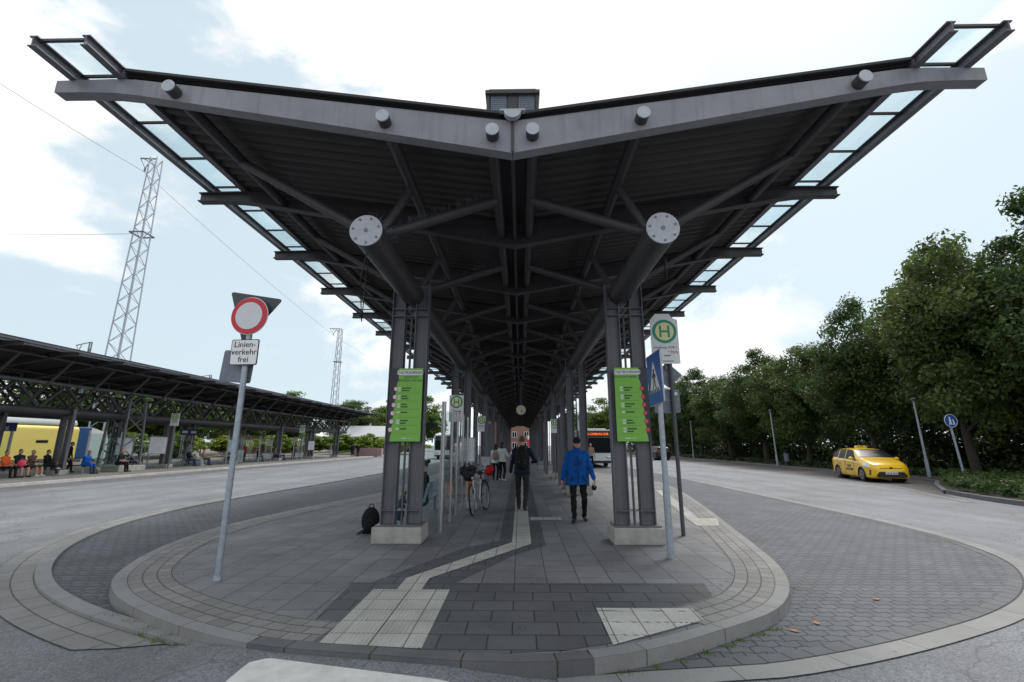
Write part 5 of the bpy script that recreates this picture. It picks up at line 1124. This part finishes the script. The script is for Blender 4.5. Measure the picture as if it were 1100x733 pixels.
for i, (x, y, h, w) in enumerate(((-28, 84, 4.2, 3.2), (-24, 86, 4.0, 3.0), (-32, 82, 4.4, 3.4), (-36, 80, 4.2, 3.2), (-20.5, 88, 3.8, 3), (-40, 76, 4, 3.2), (-44, 70, 4, 3.2), (-46, 62, 4, 3.2), (-46, 54, 4, 3))):
    tree(('bright green bush behind the reddish planter','bright green bush right of the reddish planter','bright green bush behind the two people at the platform end','bright green bush left of the platform end','bright green bush beside the road end','bright green bush seen under the far end of the left canopy','bright green bush seen behind the tall person in black','bright green bush seen behind the man in maroon','bright green bush seen behind the glass screens')[i], x, y, h, w, 3, i*71, 'bright bushes beyond the far platform', -.6)
# undergrowth behind the row of trees and the planting bed: nobody could count its leaves
cs, rs = [], []
for i in range(2600):
    y = 13+110*random.random()**1.6; x = 25.8+random.random()*6+(y > 60)*(y-60)*.02; z = random.random()**1.3*5.4; cs.append((x+z*.35, y, z)); rs.append(random.uniform(.6, 1.2))
o = bpy.data.objects.new('undergrowth', leafmesh('undergrowth', leaves(cs, rs, 58, .15), LEAF_D)); COL.objects.link(o); struct(o, 'stuff'); tag(o, 'dark shrubs and undergrowth filling the space behind the row of trees', 'undergrowth')
cs, rs = [], []
for i in range(330):
    y = 4+19.3*random.random(); x0 = max(np.interp(y, [3, 13.5, 15.9, 17.95, 23.3], [14.9, 14.95, 15.3, 15.95, 20.3]), 0)+.2; x = x0+random.random()**1.3*10; cs.append((x, y, .18+.14*random.random())); rs.append(random.uniform(.28, .48))
o = bpy.data.objects.new('ground_cover', leafmesh('ground_cover', leaves(cs, rs, 85, .07, .6, .7), LEAF_A)); COL.objects.link(o); struct(o, 'stuff'); tag(o, 'low green ground cover plants filling the kerbed bed at the right edge', 'ground cover')
cs, rs = [], []
for i in range(260):
    y = 26+70*random.random()**1.4; x = 21.6+random.random()*3+(y-26)*.02; cs.append((x, y, .1+.1*random.random())); rs.append(random.uniform(.25, .5))
o = bpy.data.objects.new('verge_plants', leafmesh('verge_plants', leaves(cs, rs, 50, .08, .6, .6), LEAF_D)); COL.objects.link(o); struct(o, 'stuff'); tag(o, 'straggling weeds along the verge kerb under the trees', 'weeds')
# grass and moss in the kerb joints
gv = []
def tuft(x, y, z, n, spread, h):
    for _ in range(n):
        bx, by = x+random.gauss(0, spread), y+random.gauss(0, spread); a = random.random()*6.28; l = h*random.uniform(.4, 1.2); dx, dy = math.cos(a)*l*.5, math.sin(a)*l*.5; w = .003
        gv.extend([(bx-w, by, z), (bx+w, by, z), (bx+dx+w*.4, by+dy, z+l), (bx+dx-w*.4, by+dy, z+l*.98)])
for i, p in enumerate(offset(PL, -.03)):
    if p[1] > 9: continue
    if -4.2 < p[0] < -2.75: 
        for _ in range(14): tuft(p[0]+random.gauss(0,.05), p[1]-abs(random.gauss(0,.04)), ZR+.006, 8, .03, .05)
    elif .75 < p[0] < 2.6:
        for _ in range(7): tuft(p[0]+random.gauss(0,.05), p[1]-abs(random.gauss(0,.02)), ZR+.006, 6, .02, .022)
    elif random.random() < .25: tuft(p[0], p[1], ZR+.006, 8, .03, .03)
for i, p in enumerate(offset(PL, .68)):
    if p[1] < 7 and random.random() < .3: tuft(*p, .004, 6, .02, .015)
o = bpy.data.objects.new('grass_tufts', leafmesh('grass_tufts', np.array(gv), GRASSM)); COL.objects.link(o); struct(o, 'stuff'); tag(o, 'small green grass tufts growing along the foot of the platform kerb', 'grass')
# fallen leaves
lm = mat('brown_dry_leaf', (.32, .13, .04), .7, .3, 20)
for i, (x, y, z) in enumerate(((1.95, 5.30, -.11), (3.05, 5.15, -.11), (2.72, 4.95, -.11), (-1.55, 4.02, -.115), (3.4, 6.9, -.11), (4.2, 5.9, -.11), (-.95, 3.98, -.115))):
    q = MB(); q.add([(-.05, 0, .008), (0, .03, .004), (.055, 0, .012), (0, -.03, .006), (.09, .0, .01)], [(0, 1, 3), (1, 2, 3), (2, 4, 1)]); o = q.build('fallen_leaf', lm); o.location = (x, y, z); o.rotation_euler = (0, 0, i*1.3)
    tag(o, 'small dry brown leaf lying on the ground near the kerb', 'leaf', 'fallen leaves near the kerb')

# ------------------------------------------------------------------ lamp posts, sign by the bed, rail masts
def lamp(label, x, y, h, lean=0):
    t = thing('street_lamp', label, 'street lamp', (x, y, 0), 0, 'lamp posts under the trees'); t.rotation_euler = (0, R(lean), 0)
    q = MB(); q.cyl((0, 0, 0), (0, 0, h), .065, .045, 12); q.cyl((0, 0, 0), (0, 0, .9), .085, n=12); q.build('pole', ZINC, t); q = MB(); q.cyl((0, 0, h), (0, 0, h+.12), .05, .16, 12); q.cyl((0, 0, h+.12), (0, 0, h+.2), .18, .05, 12); q.build('lamp_head', ZINCD, t)
lamp('grey lamp post right of the yellow taxi', 21.2, 24.9, 3.9, -1); lamp('pale lamp post left of the taxi beside the litter bin', 20.9, 38.6, 4.3, -1); lamp('thin distant lamp post near the parked dark car', 22.0, 60, 4.4)
t = thing('traffic_sign', 'round blue footpath sign on a leaning grey post by the planting bed', 'road sign', (20.6, 22.3, 0)); t.rotation_euler = (0, R(-4), R(2))
q = MB(); q.cyl((0, 0, 0), (0, 0, 2.8), .05, n=12); q.build('post', ZINC, t); disc('sign_disc', (0, 2.75), .31, -.085, -.06, BLUE, t); q = MB(); q.torus((0, -.085, 2.75), .30, .012, (0,1,0), 32, 6); q.build('sign_rim', WHITE, t)
q = MB(); z_ = -.2; q.cyl((-.04, -.092, 3.10+z_), (-.04, -.086, 3.10+z_), .045, n=12); q.prism([(x, z+z_) for x, z in ((-.10, 3.04), (.02, 3.04), (.0, 2.88), (.03, 2.76), (-.02, 2.76), (-.05, 2.86), (-.09, 2.76), (-.13, 2.76), (-.09, 2.9))], 'y', -.092, -.086); q.cyl((.11, -.092, 2.98+z_), (.11, -.086, 2.98+z_), .032, n=12); q.prism([(x, z+z_) for x, z in ((.07, 2.94), (.15, 2.94), (.15, 2.84), (.17, 2.76), (.06, 2.76), (.08, 2.84))], 'y', -.092, -.086); q.build('walker_symbol', WHITE, t)
def mast(label, x, y, h, w0, w1, arm):
    t = thing('lattice_mast', label, 'mast', (x, y, 0), 0, 'railway masts')
    q = MB(); P4 = [(-1,-1),(1,-1),(1,1),(-1,1)]; n = int(h/(w0*.62)); at = lambda c, z: (c[0]*(w0+(w1-w0)*z/h)/2, c[1]*(w0+(w1-w0)*z/h)/2, z)
    for c in P4: q.bar(at(c, 0), at(c, h), w0*.055, w0*.055)
    for i in range(n):
        z0, z1 = h*i/n, h*(i+1)/n
        for j in range(4):
            a, b = P4[j], P4[(j+1)%4]
            q.bar(at(a, z0), at(b, z1), w0*.028, w0*.028) if (i+j) % 2 else q.bar(at(b, z0), at(a, z1), w0*.028, w0*.028)
    m = q.build('lattice', ZINC if w0 > 1.6 else ZINCD, t)
    if arm:
        q = MB(); q.bar((0, 0, h), (-arm, 0, h+.1), .12, .12); q.bar((0, 0, h-.9), (-arm*.75, 0, h-.0), .09, .09); q.bar((-arm, 0, h+.1), (-arm*.6, 0, h-1.2), .07, .07); q.bar((-arm*.3, 0, h), (-arm*.6, 0, h-1.2), .07, .07); q.cyl((-arm*.6, 0, h-1.2), (-arm*.6, 0, h-1.6), .1, n=8); q.build('cable_arm', ZINCD, t)
        for zf in (.72, .28):
            q = MB(); w = w0+(w1-w0)*zf+.5; 
            for j in range(4): a, b = P4[j], P4[(j+1)%4]; q.bar((a[0]*w/2, a[1]*w/2, h*zf), (b[0]*w/2, b[1]*w/2, h*zf), .14, .12)
            q.build('collar', ZINCD, t)
    return t
mast('tall silver lattice mast rising behind the left canopy', -42, 46.2, 34.0, 1.75, .80, 1.9)
mast('slimmer dark lattice mast farther along the railway', -42, 103, 28.2, 1.5, .8, 2.6)
def catmast(label, x, y, h):
    t = thing('catenary_mast', label, 'mast', (x, y, 0), R(-20), 'catenary masts'); q = MB(); q.bar((-.2, 0, 0), (-.2, 0, h), .1, .1); q.bar((.2, 0, 0), (.2, 0, h), .1, .1)
    for i in range(int(h)): q.bar((-.2, 0, i), (.2, 0, i+1), .05, .05)
    q.build('pole', ZINCD, t); q = MB(); q.bar((0, 0, h), (-2.6, 0, h-.15), .08, .08); q.bar((-2.4, 0, h-.2), (-2.1, 0, h-1.0), .06, .06); q.bar((-1.6, 0, h-.2), (-2.1, 0, h-1.0), .06, .06); q.build('cable_arm', ZINCD, t)
catmast('catenary mast poking above the left canopy near the picture edge', -46, 47, 12.4); catmast('small distant catenary mast above the left canopy behind the no vehicles sign', -47, 68, 12.0)
def wire(label, pts, r):
    q = MB(); P_ = []
    for a, b in zip(pts, pts[1:]):
        for i in range(12): t_ = i/12; p = Vector(a).lerp(Vector(b), t_); p.z -= 2.0*t_*(1-t_); P_.append(p)
    P_.append(Vector(pts[-1])); q.tube(P_, r, 5); o = q.build('overhead_wire', ZINCD); tag(o, label, 'wire')
wire('thin overhead wire strung between the two lattice masts across the sky', [(-47, 15, 33), (-43.3, 46.2, 32.4), (-43.4, 103, 26.6), (-43, 200, 26)], .022)
wire('thin lower overhead wire leaving the tall lattice mast to the left', [(-90, 30, 18), (-42.5, 46.2, 24.6)], .022)

# ------------------------------------------------------------------ buildings far away
def house(label, x, y, w, d, h, wallm, roofm, rz, rows, cols, roofh=2.5, flat=False):
    t = thing('house', label, 'house', (x, y, -.1), R(rz)); q = MB(); q.box((0, 0, h/2), (w, d, h)); q.build('wall', wallm, t)
    q = MB()
    if flat: q.box((0, 0, h+.15), (w+.4, d+.4, .3))
    else: q.prism([(-d/2-.4, h), (d/2+.4, h), (0, h+roofh)], 'x', -w/2-.3, w/2+.3)
    q.build('roof', roofm, t)
    for r_ in range(rows):
        for c in range(cols):
            q = MB(); xx = -w/2+w*(c+.5)/cols; zz = 1.6+r_*2.8; q.box((xx, -d/2-.02, zz), (1.3, .1, 1.5)); f = q.build('window', WHITE, t); q = MB(); q.box((xx-.3, -d/2-.075, zz), (.5, .02, 1.3)); q.box((xx+.3, -d/2-.075, zz), (.5, .02, 1.3)); q.build('pane', CARGLASS, f)
    return t
BRICK = brickmat('red_brick', (.30,.10,.07), (.24,.08,.06), (.3,.28,.25), .25, .08, .01, wall=True, stain=.2); TILES = mat('red_roof_tiles', (.30,.10,.07), .8, .25, 3); GREYR = mat('pale_grey_roof', (.45,.46,.48), .6, .1, 2)
house('red brick building with white windows closing the view at the end of the canopy', -1.5, 128, 16, 8, 9, BRICK, TILES, 0, 2, 5)
t = thing('shop_sign', 'white and red advertising panel at the end of the canopy', 'sign', (2.9, 108, 0)); q = MB(); q.box((0, 0, 2.6), (2.6, .2, 2.6)); q.build('panel', mat('red_panel', (.6,.03,.05), .5, .05, 4), t); q = MB(); q.box((0, -.11, 3.3), (2.3, .02, .9)); q.build('white_band', WHITE, t); q = MB(); q.box((0, 0, .65), (.3, .2, 1.3)); q.build('post', ZINC, t)
house('house with reddish roof seen between the struts of the left canopy', -60, 108, 14, 9, 6, BRICK, TILES, 20, 2, 4, 4)
house('low house with pale grey roof beyond the end of the far platform', -36, 112, 14, 8, 3.6, mat('white_render', (.6,.6,.58), .8, .06, 2), GREYR, 10, 1, 4, 2.6)

# ------------------------------------------------------------------ light, sky, camera
SUN_EL, SUN_AZ = 52, 38       # azimuth clockwise from +y
w = bpy.data.worlds.new('World'); S.world = w; w.use_nodes = True; nt = w.node_tree; L = nt.links.new
bg = nt.nodes['Background']; out = nt.nodes['World Output']
sky = nt.nodes.new('ShaderNodeTexSky'); sky.sky_type = 'NISHITA'; sky.sun_disc = False; sky.sun_elevation = R(SUN_EL); sky.sun_rotation = R(SUN_AZ); sky.dust_density = 2.0; sky.air_density = 1.0; sky.ozone_density = 1.0
bg.inputs['Strength'].default_value = .10
tc = nt.nodes.new('ShaderNodeTexCoord'); sx = nt.nodes.new('ShaderNodeSeparateXYZ'); L(tc.outputs['Generated'], sx.inputs[0])
# clouds laid on a flat layer overhead: direction / (z + small)
mp = nt.nodes.new('ShaderNodeMapping'); mp.inputs['Location'].default_value = (3.1, 1.7, .4); mp.inputs['Scale'].default_value = (1, 1, 1.9); L(tc.outputs['Generated'], mp.inputs['Vector'])
n1 = nt.nodes.new('ShaderNodeTexNoise'); n1.inputs['Scale'].default_value = 2.3; n1.inputs['Detail'].default_value = 10; n1.inputs['Roughness'].default_value = .57; n1.inputs['Distortion'].default_value = .35; L(mp.outputs[0], n1.inputs['Vector'])
last = n1.outputs['Fac']
for gd, lo, amt in (((-.42,.62,.66), .97, .13), ((-.68,.66,.30), .955, .10), ((-.53,.75,.38), .97, .07), ((.66,.66,.36), .95, .095), ((.47,.59,.66), .975, .07), ((-.13,.66,.74), .95, -.05), ((-.72,.54,.44), .95, -.08), ((-.70,.70,.12), .97, -.05), ((.50,.82,.27), .97, -.04)):
    dp = nt.nodes.new('ShaderNodeVectorMath'); dp.operation = 'DOT_PRODUCT'; L(tc.outputs['Generated'], dp.inputs[0]); dp.inputs[1].default_value = Vector(gd).normalized()
    mr = nt.nodes.new('ShaderNodeMapRange'); mr.interpolation_type = 'SMOOTHSTEP'; mr.inputs['From Min'].default_value = lo; mr.inputs['From Max'].default_value = 1; mr.inputs['To Max'].default_value = amt; L(dp.outputs['Value'], mr.inputs['Value'])
    sb_ = nt.nodes.new('ShaderNodeMath'); sb_.operation = 'SUBTRACT'; L(last, sb_.inputs[0]); L(mr.outputs[0], sb_.inputs[1]); last = sb_.outputs[0]
r1 = nt.nodes.new('ShaderNodeMapRange'); r1.interpolation_type = 'SMOOTHSTEP'; r1.inputs['From Min'].default_value = .425; r1.inputs['From Max'].default_value = .53; L(last, r1.inputs['Value'])
n2 = nt.nodes.new('ShaderNodeTexNoise'); n2.inputs['Scale'].default_value = 3.4; n2.inputs['Detail'].default_value = 7; L(mp.outputs[0], n2.inputs['Vector'])
r2 = nt.nodes.new('ShaderNodeMapRange'); r2.inputs['From Min'].default_value = .3; r2.inputs['From Max'].default_value = .7; r2.inputs['To Min'].default_value = 8.3; r2.inputs['To Max'].default_value = 12.0; L(n2.outputs['Fac'], r2.inputs['Value'])
cc = nt.nodes.new('ShaderNodeVectorMath'); cc.operation = 'SCALE'; cc.inputs[0].default_value = (.985, .99, 1.0); L(r2.outputs[0], cc.inputs['Scale'])
# thin veil over the gaps
hz = nt.nodes.new('ShaderNodeMix'); hz.data_type = 'RGBA'; hz.inputs['Factor'].default_value = .78; L(sky.outputs[0], hz.inputs['A']); hz.inputs['B'].default_value = (7.1, 8.5, 9.2, 1)
cm = nt.nodes.new('ShaderNodeMix'); cm.data_type = 'RGBA'; L(r1.outputs[0], cm.inputs['Factor']); L(hz.outputs['Result'], cm.inputs['A']); L(cc.outputs[0], cm.inputs['B'])
L(cm.outputs['Result'], bg.inputs['Color'])
sl = bpy.data.lights.new('sun', 'SUN'); sl.energy = 3.0; sl.angle = R(18); sl.color = (1, .96, .90); so = bpy.data.objects.new('sun', sl); COL.objects.link(so)
d = Vector((math.sin(R(SUN_AZ))*math.cos(R(SUN_EL)), math.cos(R(SUN_AZ))*math.cos(R(SUN_EL)), math.sin(R(SUN_EL)))); so.rotation_euler = (-d).to_track_quat('-Z', 'Y').to_euler(); so.location = (30, 40, 60)
cam = bpy.data.cameras.new('camera'); cam.sensor_width = 36; cam.lens = 490/1100*36; cam.clip_start = .05; cam.clip_end = 3000
co = bpy.data.objects.new('camera', cam); COL.objects.link(co); co.location = (.08, 0, 1.64); co.rotation_euler = (R(90+12.82), 0, R(1.026)); S.camera = co
S.render.engine = 'CYCLES'; S.view_settings.view_transform = 'Standard'; S.view_settings.look = 'None'; S.view_settings.gamma = 1; S.view_settings.exposure = .15; S.view_settings.use_curve_mapping = False
S.cycles.max_bounces = 6; S.cycles.transparent_max_bounces = 24; S.cycles.diffuse_bounces = 1
for o in [o for o in bpy.data.objects if o.type == 'EMPTY' and not o.children and not o.get('label')]: bpy.data.objects.remove(o)
